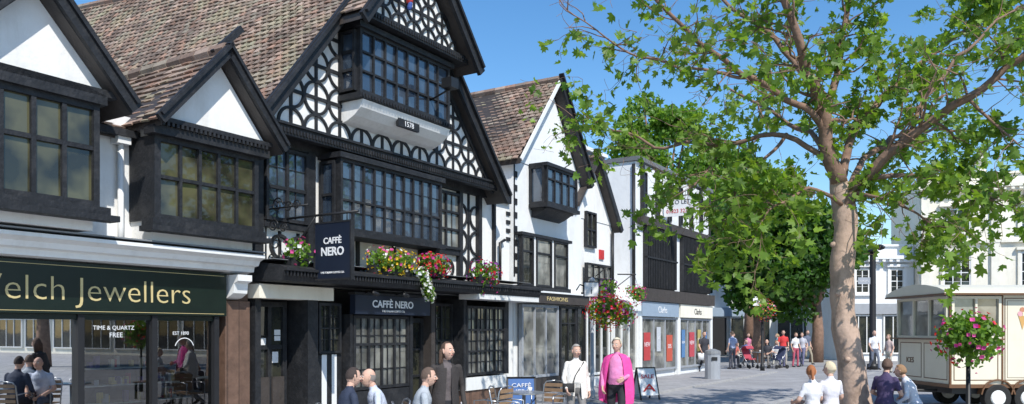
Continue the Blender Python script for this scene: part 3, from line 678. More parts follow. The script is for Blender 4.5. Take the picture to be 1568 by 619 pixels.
def bg_tree(name,base,trunk_h,blobs,N,size,colf,tr=.3,gap=-.28):
    b=Obj(name,base); base=Vector(base)
    tk=b.part('trunk','branch'); b.sm.add('trunk')
    tube(tk,[base,base+Vector((.1,0,trunk_h*.5)),base+Vector((0,0,trunk_h))],[tr*1.3,tr,tr*.8],9)
    lf=b.part('foliage','leaf'); tot=sum(r**2 for _,r in blobs); cs=[]
    for c,r in blobs:
        c=Vector(c); tube(tk,[base+Vector((0,0,trunk_h*.9)),(base+Vector((0,0,trunk_h))).lerp(c,.5)+Vector((0,0,-.3)),c],[tr*.5,tr*.3,.05],6)
        for k in range(int(N*r*r/tot)):
            v=Vector((R.gauss(0,1),R.gauss(0,1),R.gauss(0,1))).normalized(); q=R.random()**.35
            p=c+v*r*q*(1+.35*noise.noise((c+v*r)*.9)); p.z=c.z+(p.z-c.z)*.8
            if noise.noise(p*.8)<gap: continue
            cs.append(p)
    leafpart(lf,cs,size,colf); b.done()
def ring_blobs(c,rx,ry,rz,nb,r0,r1):
    out=[]
    for _ in range(nb):
        v=Vector((R.gauss(0,1),R.gauss(0,1),R.gauss(0,1))).normalized()*R.uniform(.5,1)
        out.append(((c[0]+v.x*rx,c[1]+v.y*ry,c[2]+v.z*rz),R.uniform(r0,r1)))
    return out
bg_tree('chestnut_tree',(13.4,43.5,0),3.4,ring_blobs((13.0,43.5,6.2),3.0,2.6,3.1,22,1.2,2.0),19000,.27,dgreen,gap=-.4)
bg_tree('chestnut_tree',(16.8,44,0),3.4,ring_blobs((16.3,44,6.2),2.5,2.4,3.1,18,1.1,1.8),14000,.27,dgreen,gap=-.4)
bg_tree('lime_tree',(10.5,55,0),9,ring_blobs((10.5,55,13.8),3.6,3,3.8,20,1.0,1.8),11000,.27,mgreen)
bg_tree('lime_tree',(15.4,52,0),6,ring_blobs((14.8,52,11.2),3.4,3,2.8,16,1.0,1.7),8000,.27,mgreen)
bg_tree('lime_tree',(26,8,0),3,ring_blobs((26,8,5.5),2.5,2.5,2,10,1,1.6),3500,.3,mgreen)  # out-of-view tree, added for the windows to reflect
bg_tree('lime_tree',(30,17,0),3,ring_blobs((28.5,15.5,5.5),2.5,2.5,2,10,1,1.6),3500,.3,mgreen)  # also unseen, placed for its reflection in the glazing
bg_tree('lime_tree',(16,-4,0),4,ring_blobs((16,-4,7.5),2.8,2.5,2.5,10,1,1.8),3500,.3,mgreen)  # behind the camera; added as something for the glass to mirror

# ------------------------------------------------------------------ flowers
def flower_mass(b,c,rx,ry,rz,nl,nf,cols,drape=.2,P_=None):
    lf=b.part('leaves','leaf'); fp=b.part('blossoms','petal'); c=Vector(c); cs=[]
    def pt(q):
        v=Vector((R.gauss(0,1),R.gauss(0,1),R.gauss(0,1))).normalized()
        p=Vector((v.x*rx,v.y*ry,v.z*rz))*q*(1+.25*noise.noise(c+v*2.2)); 
        if p.z<0: p.z*=1+drape*R.random()
        return c+p,v
    for _ in range(nl): cs.append(pt(R.uniform(.45,1.0))[0])
    leafpart(lf,cs,.075,mgreen)
    for _ in range(nf):
        p,v=pt(R.uniform(.92,1.12)); col=R.choice(cols); u,w=frame_of(v); r=R.uniform(.022,.045); k=R.uniform(.8,1.15)
        vs=[p+v*.012]+[p+(u*math.cos(a)+w*math.sin(a))*r*(1 if i%2 else .75)+v*.03 for i,a in enumerate([2*math.pi*j/8 for j in range(8)])]
        fp.add(vs,[(0,i+1,(i+1)%8+1) for i in range(8)],tuple(x*k for x in col))
RED=(.6,.02,.02);PINK=(.65,.08,.3);PUR=(.25,.04,.35);YEL=(.75,.5,.03);WHT=(.8,.8,.78);MAG=(.5,.03,.25)
def trough(name,s0,s1,w,z,cols,nl,nf,rz=.2,drape=.3):
    b=Obj(name,P((s0+s1)/2,w,z),P); b.box('planter','timber',s0,s1,w-.1,w+.1,z-.14,z+.02)
    m=max(1,int((s1-s0)/.3))
    for i in range(m):
        q=P(s0+(s1-s0)*(i+.5)/m,w+.03,z+.12); flower_mass(b,q,.26,.24,rz*R.uniform(.8,1.2),nl//m,nf//m,cols,drape)
    b.done()
trough('flower_window_box',11.45,12.6,.72,3.02,[YEL,YEL,WHT,PINK,YEL],420,240,.26)
trough('flower_window_box',12.95,13.65,.75,3.05,[RED,RED,MAG],260,150,.24)
trough('flower_window_box',14.85,15.5,.8,2.98,[RED,RED,MAG,PUR],240,150,.24,.9)
trough('flower_window_box',9.5,9.9,.6,3.02,[PINK,WHT],150,25,.2)
b=Obj('trailing_white_flowers',P(12.9,.95,2.7),P)
for k in range(6): flower_mass(b,P(12.7+.05*k,.97,2.95-.09*k),.1,.1,.1,30,22,[WHT,WHT,(.7,.72,.8)])
b.done()
def hanging(name,c,r,cols,nl,nf,hook=None):
    b=Obj(name,c); c=Vector(c)
    bp=b.part('basket','iron'); tube(bp,[c+Vector((0,0,-.5*r)),c+Vector((0,0,-.25*r)),c+Vector((0,0,0))],[.1*r,.35*r,.45*r],10)
    flower_mass(b,c,r,r,r*.8,nl,nf,cols,.6)
    if hook is not None:
        for a in (0,2.1,4.2): b.tube('chain','iron',[c+Vector((math.cos(a)*.4*r,math.sin(a)*.4*r,0)),Vector(hook)],[.006,.006],4)
    b.done()
hanging('hanging_flower_basket',P(22.4,.55,3.1),.33,[PUR,PINK,(.3,.2,.5)],170,50,P(22.4,.5,3.7))
hanging('hanging_flower_basket',P(24.4,.6,3.0),.34,[RED,PINK,MAG],170,70,P(24.4,.55,3.6))
b=Obj('iron_wall_bracket',P(23,.2,3.7),P)
for s_,z_ in ((22.4,3.7),(24.4,3.6)): b.tube('arm','iron',[P(s_,-.06,z_+.05),P(s_,.6,z_+.02)],[.02,.02]); b.tube('arm','iron',[P(s_,-.06,z_-.35),P(s_,.45,z_+.0)],[.015,.015])
b.done()
def pole(name,x,y,h,r=.05,m='iron',top=None):
    b=Obj(name,(x,y,0)); b.tube('post',m,[(x,y,0),(x,y,.25),(x,y,.27),(x,y,h)],[r*1.7,r*1.6,r,r*.85],12)
    b.tube('finial',m,[(x,y,h),(x,y,h+.04),(x,y,h+.1),(x,y,h+.15)],[r,r*1.5,r*1.3,.005],10); return b
b=pole('flower_basket_post',2.05,20.4,3.0,.05,'grey_paint')
for sx in (-1,1): b.tube('arm','iron',[(2.05,20.4,2.85),(2.05+.32*sx,20.3,2.95),(2.05+.42*sx,20.2,2.8)],[.018]*3)
b.box('sign_plate','letter_white',1.85,2.2,20.31,20.33,2.65,3.0); b.box('sign_border','navy',1.82,2.23,20.332,20.34,2.62,3.03); b.text('i',Vector((2.0,20.305,2.72)),(1,0,0),.25,'navy'); b.done()
hanging('hanging_flower_basket',(2.28,19.4,2.32),.42,[RED,RED,YEL,PINK,RED],520,300,(2.45,20.0,2.9))
hanging('hanging_flower_basket',(2.72,19.9,2.25),.34,[RED,PUR,PINK,WHT],300,140,(2.5,20.1,2.9))
b=pole('flower_basket_post',11.0,35,2.7,.06); b.box('sign_plate','letter_white',10.55,11.0,34.86,34.88,2.85,3.25); b.text('TAXI',Vector((10.6,34.855,2.98)),(1,0,0),.17,'navy'); b.tube('arm','iron',[(11,35,2.6),(11,34.85,2.4)],[.02,.02]); b.done()
hanging('hanging_flower_basket',(11.05,34.8,2.7),.46,[RED,RED,(.7,.3,.05),PINK],260,150)
b=pole('flower_basket_post',6.9,12.05,1.55,.035); b.done()
hanging('flower_planter_ball',(6.88,12,1.72),.44,[PINK,RED,PINK,MAG],1000,75)
b=pole('street_lamp_column',16.3,36,5.3,.15)
b.box('sign_plate','grey_paint',15.55,16.1,35.8,35.83,3.85,4.15); b.tube('arm','iron',[(16.3,36,4),(15.6,35.9,4)],[.03,.03])
b.text('TOILETS',Vector((15.6,35.79,3.95)),(1,0,0),.11,'letter_white')
b.tube('lamp_arm','iron',[(16.3,36,5.2),(16.3,35.7,5.5),(16.3,35.3,5.5)],[.05,.045,.04]); capsule(b.part('lantern','iron'),(16.3,35.3,5.45),(16.3,35.0,5.42),.14,.09,12); b.done()
b=Obj('litter_bin',(7.1,28.2,0)); tube(b.part('bin_body','grey_paint'),[(7.1,28.2,0),(7.1,28.2,.05),(7.1,28.2,.9),(7.1,28.2,.95)],[.24,.27,.27,.29],14); tube(b.part('bin_lid','lead'),[(7.1,28.2,.955),(7.1,28.2,1.05),(7.1,28.2,1.12)],[.29,.27,.08],14)
b.box('bin_opening','dark',7.0,7.2,27.915,27.93,.72,.84); b.done()

def aboard(name,x,y,ang,w,h,mfrm,mbody,lines):
    fr=Frame(x,y,ang); P_=fr.P; b=Obj(name,(x,y,0),P_)
    def Q(a,t,z): return P_(a,.26*(1-z/h)+t,z)
    def Q2(a,t,z): return P_(a,-.26*(1-z/h)-t,z)
    for q in (Q,Q2):
        b.box('board',mbody,-w/2,w/2,-.012,.012,.12,h,P=q); b.box('frame',mfrm,-w/2-.03,-w/2,-.02,.02,0,h+.03,P=q); b.box('frame',mfrm,w/2,w/2+.03,-.02,.02,0,h+.03,P=q); b.box('frame',mfrm,-w/2,w/2,-.018,.018,h,h+.03,P=q)
    for t,z,s_,mm in lines: b.text(t,P_(0,.26*(1-z/h)+.022,z),fr.d,s_,mm,align='CENTER',width=w*.75)
    b.done()
mat('board_blue',(.02,.10,.30),.4,4,.1)
aboard('cafe_sandwich_board',.16,14.2,math.radians(84),.46,.93,'iron','board_blue',[('CAFFÈ',.78,.1,'letter_white'),('NERO',.66,.12,'letter_white'),('100%',.42,.12,'gold'),('PURE',.28,.12,'letter_white')])
aboard('sandwich_board',3.45,20.6,math.radians(70),.5,.8,'timber','letter_white',[('SALE',.55,.15,'red'),('A',.22,.28,'red')])

# ------------------------------------------------------------------ chairs, tables, benches
def chair(x,y,yaw):
    b=Obj('cafe_chair',(x,y,0)); c,s=math.cos(yaw),math.sin(yaw)
    Q=lambda a,f,z: Vector((x+a*c-f*s,y+a*s+f*c,z))
    for sx in (-.21,.21):
        b.tube('frame','metal',[Q(sx,-.25,0),Q(sx,-.2,.45),Q(sx,-.27,.82),Q(sx*.8,-.29,.88),Q(0,-.30,.9)],[.012]*5,6)
        b.tube('frame','metal',[Q(sx,.22,0),Q(sx,.2,.43),Q(sx,.2,.66),Q(sx,.0,.68),Q(sx,-.25,.66)],[.012]*5,6)
    b.box('seat','wood',-.2,.2,-.2,.2,.435,.455,P=lambda a,f,z:Q(a,f,z))
    for k in range(4): b.box('back_slats','wood',-.2,.2,-.262-.01*k,-.25-.01*k,.52+.09*k,.58+.09*k,P=lambda a,f,z:Q(a,f,z))
    b.done()
def table(x,y):
    b=Obj('cafe_table',(x,y,0)); b.tube('top','metal',[(x,y,.725),(x,y,.73),(x,y,.75),(x,y,.755)],[.33,.35,.35,.34],24); b.sm.discard('top')
    b.tube('pedestal','metal',[(x,y,0.03),(x,y,.72)],[.03,.03]); 
    for k in range(4): a=k*math.pi/2+.4; b.tube('feet','metal',[(x,y,.06),(x+.28*math.cos(a),y+.28*math.sin(a),.015)],[.02,.015],6)
    b.tube('cup','letter_white',[(x+.1,y,.756),(x+.1,y,.80),(x+.1,y,.83)],[.025,.04,.042],10); b.done()
def bench(x,y,yaw,L_=1.7):
    b=Obj('park_bench',(x,y,0)); c,s=math.cos(yaw),math.sin(yaw); Q=lambda a,f,z: Vector((x+a*c-f*s,y+a*s+f*c,z))
    for k in range(4): b.box('seat','wood',-L_/2,L_/2,-.2+.11*k,-.11+.11*k,.42,.45,P=Q)
    for a in (-L_/2+.1,L_/2-.15): 
        b.box('leg','iron',a,a+.05,-.2,-.15,0,.42,P=Q); b.box('leg','iron',a,a+.05,.18,.23,0,.42,P=Q)
    b.done()
def pushchair(x,y,yaw,col):
    b=Obj('pushchair',(x,y,0)); c,s=math.cos(yaw),math.sin(yaw); Q=lambda a,f,z: Vector((x+a*c-f*s,y+a*s+f*c,z))
    for sx in (-.22,.22):
        b.tube('frame','metal',[Q(sx,.35,.1),Q(sx,-.1,.55),Q(sx,-.5,1.02)],[.013]*3,6); b.tube('frame','metal',[Q(sx,-.35,.1),Q(sx,.0,.55)],[.013]*2,6)
        for f in (.35,-.35):
            p,q=Q(sx-.02,f,.09),Q(sx+.02,f,.09); tube(b.part('wheels','rubber'),[p,q],[.09,.09],12)
    b.tube('handle','iron',[Q(-.22,-.5,1.02),Q(.22,-.5,1.02)],[.018]*2,6)
    pc=lambda a,w,z:Q(w,a,z)
    b.prism('fabric_seat','col',[(.25,.42),(-.08,.38),(-.32,.88),(-.27,.92),(-.04,.46),(.25,.48)],-.19,.19,P=pc,col=col)
    b.prism('hood','col',[(-.32,.88),(-.22,1.02),(.0,1.05),(.12,.92),(.08,.90),(-.02,1.0),(-.2,.97),(-.28,.86)],-.2,.2,P=pc,col=col); b.done()

# ------------------------------------------------------------------ people
SKIN=(.64,.40,.30)
def person(name,x,y,yaw,h=1.72,pose='stand',top=(.5,.5,.5),bottom=(.05,.05,.07),hair=(.1,.07,.05),style='short',sleeve='long',female=False,lean=0.,head_yaw=0.,head_pitch=0.,arms=None,legs='trousers',shoe=(.04,.03,.03),skin=SKIN,cape=None,coat=None,bag=None,vox=.02,belly=0.,inner=None,seat=.45,shopping=False):
    k=h/1.75
    fe=1 if female else 0
    if pose=='sit':
        pel=Vector((0,0,seat/k+.09)); dz=pel.z-.95
        leg={ -1:[(-.10,.02,pel.z-.02),(-.14,.44,pel.z-.0),(-.14,.42,.09)], 1:[(.10,.02,pel.z-.02),(.15,.45,pel.z-.0),(.16,.50,.09)]}
    elif pose=='walk':
        pel=Vector((0,0,.93)); dz=-.02
        leg={-1:[(-.09,0,.9),(-.10,.20,.52),(-.09,.27,.11)],1:[(.09,0,.9),(.10,.04,.48),(.10,-.30,.17)]}
    else:
        pel=Vector((0,0,.95)); dz=0
        leg={-1:[(-.095,0,.92),(-.12,.03,.5),(-.13,0,.09)],1:[(.095,0,.92),(.12,.01,.5),(.14,-.03,.09)]}
    rl=Matrix.Rotation(-lean,4,'X')
    def U(p):
        p=Vector(p); q=p-Vector((0,0,.95)); return rl@q+Vector((0,0,.95+dz))
    sw=.178-.018*fe
    if arms is None:
        arms={-1:[(-.25,-.02,1.14),(-.25,.10,.90)],1:[(.25,-.03,1.14),(.26,.08,.90)]}
        if pose=='sit': arms={-1:[(-.25,.06,1.16),(-.14,.30,1.10)],1:[(.25,.06,1.16),(.12,.31,1.10)]}
        if pose=='walk': arms={-1:[(-.24,-.09,1.15),(-.24,.03,.91)],1:[(.24,.05,1.15),(.23,.21,.97)]}
    body=Part(); segs=[]
    def seg(label,p0,p1,r0,r1): capsule(body,p0,p1,r0,r1,10); segs.append((label,Vector(p0),Vector(p1),r0,r1))
    wa=.135-.012*fe+belly*.4; prof=[(.86,.13,.10),(.90,.165+.01*fe,.118),(.97,.168+.012*fe,.125+belly*.3),(1.08,wa+.015,.108+belly),(1.16,wa+.012,.108+belly*.8),(1.28,.165-.01*fe,.122+.012*fe),(1.37,.172-.012*fe,.112),(1.43,.14,.09),(1.47,.07,.065)]
    vs=[];fs=[];nn=16
    for i,(z,rx,ry) in enumerate(prof):
        for j in range(nn):
            a=2*math.pi*j/nn; vs.append(U((rx*math.cos(a),ry*math.sin(a)+(belly*.5 if 1.0<z<1.2 else 0),z)))
        if i: 
            for j in range(nn): fs.append(((i-1)*nn+j,(i-1)*nn+(j+1)%nn,i*nn+(j+1)%nn,i*nn+j))
    fs.append(tuple(range(nn))[::-1]); fs.append(tuple(range((len(prof)-1)*nn,len(prof)*nn))); body.add(vs,fs)
    segs.append(('torso',U((0,0,1.02)),U((0,0,1.40)),.13,.13)); segs.append(('hip',U((0,0,.86)),U((0,0,.93)),.13,.13))
    for sd in (-1,1):
        A,B,C=[Vector(q) for q in leg[sd]]
        seg('thigh',A,B,.088+.004*fe,.058); seg('shin',B,C,.058,.040 if legs!='trousers' else .05)
        f=Vector((0,1,0)); 
        if pose=='walk' and sd==1: f=Vector((0,.8,-.6)).normalized()
        seg('foot',C+Vector((0,-.03,-.03)),C+f*.17+Vector((0,0,-.045)),.042,.034)
        sh=U((sd*sw,0,1.405)); el=U(arms[sd][0]); wr=U(arms[sd][1])
        seg('uarm',sh,el,.052,.042); seg('farm',el,wr,.041,.030 if sleeve!='long' else .036)
    seg('neck',U((0,-.005,1.44)),U((0,.015,1.56)),.056,.052)
    me=mkmesh('tmp',body,'person'); o=bpy.data.objects.new('tmp',me); COL.objects.link(o)
    md=o.modifiers.new('r','REMESH'); md.mode='VOXEL'; md.voxel_size=vox
    ms=o.modifiers.new('s','SMOOTH'); ms.factor=.5; ms.iterations=3
    dg=bpy.context.evaluated_depsgraph_get(); m2=bpy.data.meshes.new_from_object(o.evaluated_get(dg)); bpy.data.objects.remove(o)
    nv=len(m2.vertices); co=np.zeros(nv*3); m2.vertices.foreach_get('co',co); co=co.reshape(-1,3)
    faces=[tuple(p.vertices) for p in m2.polygons]; cen=np.array([co[list(f)].mean(axis=0) for f in faces])
    best=np.full(len(faces),1e9); lab=np.zeros(len(faces),dtype=int)
    tt_best=np.zeros(len(faces))
    for i,(l,p0,p1,r0,r1) in enumerate(segs):
        a=np.array(p0);bb=np.array(p1); ab=bb-a; t=np.clip(((cen-a)@ab)/max(1e-9,ab@ab),0,1); dd=np.linalg.norm(cen-(a+t[:,None]*ab),axis=1)-(r0+(r1-r0)*t)
        mk=dd<best; best[mk]=dd[mk]; lab[mk]=i; tt_best[mk]=t[mk]
    out=Part(); out.hascol=True
    vv=[]
    for v in co.tolist():
        p=Vector(v); q=noise.noise(Vector((p.x*9,p.y*9,p.z*16)))*.007; r_=Vector((p.x,p.y,0)); 
        if r_.length>1e-3: p=p+r_.normalized()*q
        vv.append(tuple(p))
    out.v=vv; out.f=faces
    cm=[]
    for i,t,cc in zip(lab,tt_best,cen):
        l=segs[i][0]
        if l in('thigh','hip'): c=bottom
        elif l=='shin': c=bottom if legs=='trousers' or (legs=='shorts' and t<.1) else skin
        elif l=='foot': c=shoe
        elif l=='uarm': c=top if (sleeve in('long',) or t<.75) else skin
        elif l=='farm': c=top if sleeve=='long' else skin
        elif l=='neck': c=skin if t>.15 else top
        else: c=top
        if inner and l=='torso' and abs(cc[0])<.055 and cc[1]>.05: c=inner
        cm.append(c)
    out.c=cm
    for sd in (-1,1):
        el=U(arms[sd][0]); wr=U(arms[sd][1]); ax=(wr-el).normalized(); side=ax.cross(Vector((sd,0,0.001))).normalized(); pn=ax.cross(side).normalized()*1.0
        if pn.x*sd>0: pn=-pn
        pc=wr+ax*.02; 
        for q in (-1,-.33,.33,1):
            capsule(out,pc+side*q*.020,pc+ax*.075+side*q*.026,.017,.013,7,skin)
        for q,l in ((-1,.060),(-.33,.075),(.33,.080),(1,.070)):
            p0=pc+ax*.078+side*q*.029; p1=p0+(ax*.85+pn*.45)*l*.55; p2=p1+(ax*.35+pn*.9)*l*.5
            tube(out,[p0,p1,p2],[.0105,.0095,.007],6,skin)
        p0=pc+ax*.015+side*.024; p1=p0+(side*.7+ax*.7+pn*.2)*.035; p2=p1+(ax*.8+pn*.5)*.035; tube(out,[p0,p1,p2],[.014,.011,.008],6,skin)
    hc=U((0,.03,1.635)); HR=Matrix.Rotation(head_yaw,4,'Z')@Matrix.Rotation(-head_pitch,4,'X')
    def hd(p): return hc+HR@Vector(p)
    def sph(scale,fn=None,col=skin,nu=22,nv_=16):
        vs=[];ok=[];fs=[]
        for i in range(nv_+1):
            ph=math.pi*i/nv_
            for j in range(nu):
                a=2*math.pi*j/nu; X,Y,Z=math.sin(ph)*math.cos(a),math.sin(ph)*math.sin(a),math.cos(ph)
                nar=1-.30*max(0,-Z)**1.3; px=.074*X*nar; py=.094*Y*(1-.18*max(0,-Z)*(1 if Y<0 else 0))+(.010*max(0,-Z) if Y>0 else 0); pz=.118*Z
                s_=scale
                if fn: 
                    r=fn(X,Y,Z); ok.append(r is not None); r=r or (1,0); s_=scale*r[0]; pz+=r[1]
                else: ok.append(True)
                vs.append(hd((px*s_,py*s_,pz*(1+(s_-1)*.55))))
        for i in range(nv_):
            for j in range(nu):
                q=(i*nu+j,i*nu+(j+1)%nu,(i+1)*nu+(j+1)%nu,(i+1)*nu+j)
                if all(ok[z] for z in q): fs.append(q)
        out.add(vs,fs,col)
    sph(1.0)
    capsule(out,hd((0,.092,.008)),hd((0,.108,-.026)),.007,.0135,7,tuple(c*1.03 for c in skin))
    capsule(out,hd((-.006,.096,-.032)),hd((.006,.096,-.032)),.011,.011,6,skin)
    lip=(.42,.15,.13)
    capsule(out,hd((-.020,.086,-.060)),hd((.020,.086,-.060)),.0055,.0055,6,lip)
    for sd in (-1,1):
        capsule(out,hd((sd*.030-.004,.0815,.004)),hd((sd*.030+.004,.0815,.004)),.0095,.0095,7,(.7,.68,.65))
        capsule(out,hd((sd*.030,.090,.004)),hd((sd*.030,.091,.004)),.0048,.0048,6,(.03,.02,.02))
        capsule(out,hd((sd*.044,.078,.024)),hd((sd*.018,.089,.026)),.005,.004,5,tuple(c*.6+.02 for c in hair))
        capsule(out,hd((sd*.076,-.002,.018)),hd((sd*.074,-.004,-.026)),.015,.010,7,skin)
        capsule(out,hd((sd*.036,.072,-.03)),hd((sd*.034,.070,-.034)),.017,.016,7,skin)
    if style=='short':
        f=lambda X,Y,Z: None if (Y>.30 and Z<.58) or Z<-.35 or (Y>-.1 and Z<-.05) else (1.09+.03*noise.noise(Vector((X,Y,Z))*6),0)
    elif style=='bald':
        f=lambda X,Y,Z: None if Z>.45 or Z<-.3 or Y>.1 else (1.06,0)
    elif style=='bob':
        f=lambda X,Y,Z: None if (Y>.42 and Z<.56) or (Y>.15 and Z<.1) or Z<-.75 else (1.20+.10*noise.noise(Vector((X,Y,Z))*5),0 if Z>-.2 else .02)
    elif style=='long':
        f=lambda X,Y,Z: None if (Y>.32 and Z<.72) or (Y>.1 and Z<.1) else (1.13+.05*noise.noise(Vector((X,Y,Z))*5),0)
    elif style=='pony':
        f=lambda X,Y,Z: None if (Y>.30 and Z<.56) or Z<-.45 or (Y>0 and Z<0) else (1.10,0)
    sph(1.0,f,hair)
    if style=='long': 
        for a in (-.06,-.03,0,.03,.06): capsule(out,hd((a,-.075+abs(a)*.4,.0)),hd((a*1.2,-.085,-.15)),.036,.02,7,hair)
    if style=='pony': capsule(out,hd((0,-.10,.03)),hd((0,-.13,-.12)),.03,.018,7,hair)
    def skirt(prof,open_top,open_bot,col=top,folds=9,amp=.06):
        vs=[];fs=[];nn=48
        for i,(z,rx,ry,cy) in enumerate(prof):
            t=i/(len(prof)-1); op=open_top+(open_bot-open_top)*t
            for j in range(nn+1):
                a=math.pi/2+op/2+(2*math.pi-op)*j/nn; g=1+amp*t*math.sin(a*folds+1.3)
                vs.append(U((rx*g*math.cos(a),cy+ry*g*math.sin(a),z+.05*t*math.sin(a*2+.5))))
            if i:
                for j in range(nn): fs.append(((i-1)*(nn+1)+j,(i-1)*(nn+1)+j+1,i*(nn+1)+j+1,i*(nn+1)+j))
        out.add(vs,fs,col)
    if cape: skirt([(1.49,.085,.075,-.01),(1.46,.15,.10,-.01),(1.41,.215,.125,-.01),(1.30,.25,.145,-.01),(1.12,.275,.165,0),(.95,.29,.18,0),(.80,.295,.185,0),(.68,.285,.175,0)],.8,1.3,cape,7,.09)
    if coat: skirt([(1.42,.17,.115,0),(1.30,.19+belly*.3,.138,0),(1.15,.172+belly*.5,.138+belly*.6,0),(1.0,.195+belly*.4,.155+belly*.5,0),(.90,.205+belly*.3,.162+belly*.3,0),(.82,.205+belly*.3,.165+belly*.3,0)],.35,.6,coat,7,.03)
    if bag:
        c=U((.18,.18,.98)); B=bag
        vs=[c+Vector((sx*.10,sy*.045,sz*.08)) for sz in (-1,1) for sx,sy in ((-1,-1),(1,-1),(1,1),(-1,1))]; out.add(vs,[(0,1,2,3),(7,6,5,4),(0,4,5,1),(1,5,6,2),(2,6,7,3),(3,7,4,0)],B)
        tube(out,[c+Vector((-.08,0,.07)),U((.05,.17,1.2)),U((-.13,.08,1.44)),U((-.15,-.06,1.40))],[.010]*4,6,B)
    if shopping:
        w_=U(arms[1][1]); c=w_+Vector((0,0,-.26)); vs=[c+Vector((sx*.12,sy*.05,sz*.15)) for sz in (-1,1) for sx,sy in ((-1,-1),(1,-1),(1,1),(-1,1))]; out.add(vs,[(0,1,2,3),(7,6,5,4),(0,4,5,1),(1,5,6,2),(2,6,7,3),(3,7,4,0)],(.75,.75,.75))
    mt=Matrix.Scale(k,4)
    me=mkmesh(name,out,'person',smooth=True,recalc=False); me.transform(mt)
    zmin=min(v.co.z for v in me.vertices)
    ob=bpy.data.objects.new(name,me); COL.objects.link(ob); ob.location=(x,y,-zmin if pose!='sit' else max(0,-zmin)); ob.rotation_euler=(0,0,yaw)
    return ob
rd=math.radians
person('walking_woman',1.04,13.0,rd(190),1.57,'walk',top=(.78,.74,.68),bottom=(.22,.21,.20),hair=(.36,.33,.30),style='bob',female=True,bag=(.03,.03,.03),belly=.06,coat=(.78,.74,.68),head_yaw=.2,vox=.016)
person('walking_woman',1.70,12.9,rd(165),1.68,'walk',top=(.74,.24,.46),bottom=(.02,.02,.025),hair=(.58,.52,.40),style='bob',female=True,cape=(.80,.07,.32),belly=.04,head_yaw=-.3,vox=.016,arms={-1:[(-.24,-.02,1.15),(-.14,.20,1.08)],1:[(.24,.02,1.15),(.22,.16,.95)]})
person('standing_man',-.86,10.2,rd(205),1.66,'stand',top=(.045,.038,.035),bottom=(.03,.03,.035),hair=(.10,.06,.04),style='long',lean=.10,head_pitch=-.1,head_yaw=.5,coat=(.045,.038,.036),inner=(.12,.10,.10),vox=.016)
person('seated_man',-2.08,9.9,rd(-60),1.74,'sit',top=(.03,.04,.07),bottom=(.03,.03,.04),hair=(.05,.035,.03),style='short',lean=.12,vox=.018)
person('seated_man',-1.66,10.3,rd(110),1.72,'sit',top=(.55,.60,.70),bottom=(.06,.07,.10),hair=(.25,.22,.2),style='bald',lean=.25,belly=.05,sleeve='short',head_pitch=-.2,vox=.018)
person('seated_man',-1.18,10.0,rd(-80),1.74,'sit',top=(.40,.43,.46),bottom=(.05,.06,.08),hair=(.12,.08,.06),style='short',lean=.15,sleeve='short',vox=.018)
table(-1.8,9.6); table(-.75,10.7)
chair(-2.1,9.9,rd(-60)); chair(-1.64,10.3,rd(110)); chair(-1.2,10.0,rd(-80)); chair(-.33,12.9,rd(60)); chair(.62,13.9,rd(150)); chair(-.05,12.7,rd(-100)); table(.2,13.4)
bench(4.95,12.4,rd(25),1.9)
person('seated_woman',4.62,12.25,rd(25),1.58,'sit',top=(.75,.74,.76),bottom=(.25,.27,.35),hair=(.36,.13,.05),style='pony',female=True,sleeve='short',head_yaw=-.6)
person('seated_woman',4.98,12.45,rd(15),1.66,'sit',top=(.72,.70,.74),bottom=(.6,.6,.6),hair=(.62,.52,.36),style='bob',female=True,sleeve='short',head_yaw=.5)
bench(6.45,13.2,rd(-20),1.8)
person('seated_woman',6.22,13.3,rd(-50),1.70,'sit',top=(.07,.05,.12),bottom=(.06,.06,.10),hair=(.13,.08,.06),style='bob',female=True,sleeve='short',head_yaw=.2,lean=.1)
person('seated_woman',6.72,13.25,rd(60),1.58,'sit',top=(.62,.64,.72),bottom=(.45,.48,.55),hair=(.30,.18,.10),style='bob',female=True,lean=.35,sleeve='long')
far=[('walking_man',8.0,33.2,190,1.75,'walk',(.04,.04,.05),(.03,.03,.04),(.06,.04,.03),'short',False),
('seated_woman',10.6,38,170,1.65,'sit',(.55,.15,.12),(.1,.1,.12),(.2,.12,.06),'bob',True),
('seated_man',11.3,38.5,190,1.75,'sit',(.1,.14,.3),(.2,.2,.22),(.05,.04,.03),'short',False),
('seated_man',12.0,37.5,150,1.75,'sit',(.05,.05,.06),(.25,.22,.2),(.3,.3,.3),'bald',False),
('seated_woman',12.6,38,200,1.65,'sit',(.6,.6,.6),(.1,.1,.2),(.3,.2,.1),'bob',True),
('walking_man',13.0,38.2,170,1.8,'walk',(.65,.05,.05),(.35,.32,.28),(.08,.05,.04),'short',False),
('walking_woman',13.7,38.5,200,1.68,'stand',(.75,.75,.76),(.5,.1,.15),(.15,.1,.06),'bob',True),
('walking_woman',14.2,39,150,1.68,'walk',(.5,.5,.55),(.15,.15,.25),(.15,.1,.06),'bob',True),
('walking_man',16.0,35.2,180,1.78,'walk',(.78,.78,.80),(.15,.17,.22),(.3,.28,.26),'bald',False),
('walking_woman',15.9,33.6,110,1.62,'stand',(.55,.42,.38),(.5,.47,.4),(.3,.2,.12),'bob',True),
('walking_woman',11.7,39.5,200,1.65,'walk',(.6,.2,.3),(.05,.05,.06),(.1,.07,.05),'bob',True),
('walking_man',10.1,36.5,30,1.75,'stand',(.35,.4,.55),(.1,.1,.12),(.1,.07,.05),'short',False),
('standing_woman',11.0,39.6,160,1.66,'stand',(.08,.07,.10),(.3,.3,.35),(.08,.05,.03),'pony',True),
('walking_woman',13.4,40.2,90,1.62,'walk',(.2,.35,.4),(.6,.58,.5),(.4,.28,.15),'pony',True),
('walking_man',15.0,40.5,200,1.8,'walk',(.12,.14,.2),(.35,.3,.22),(.1,.08,.06),'short',False)]
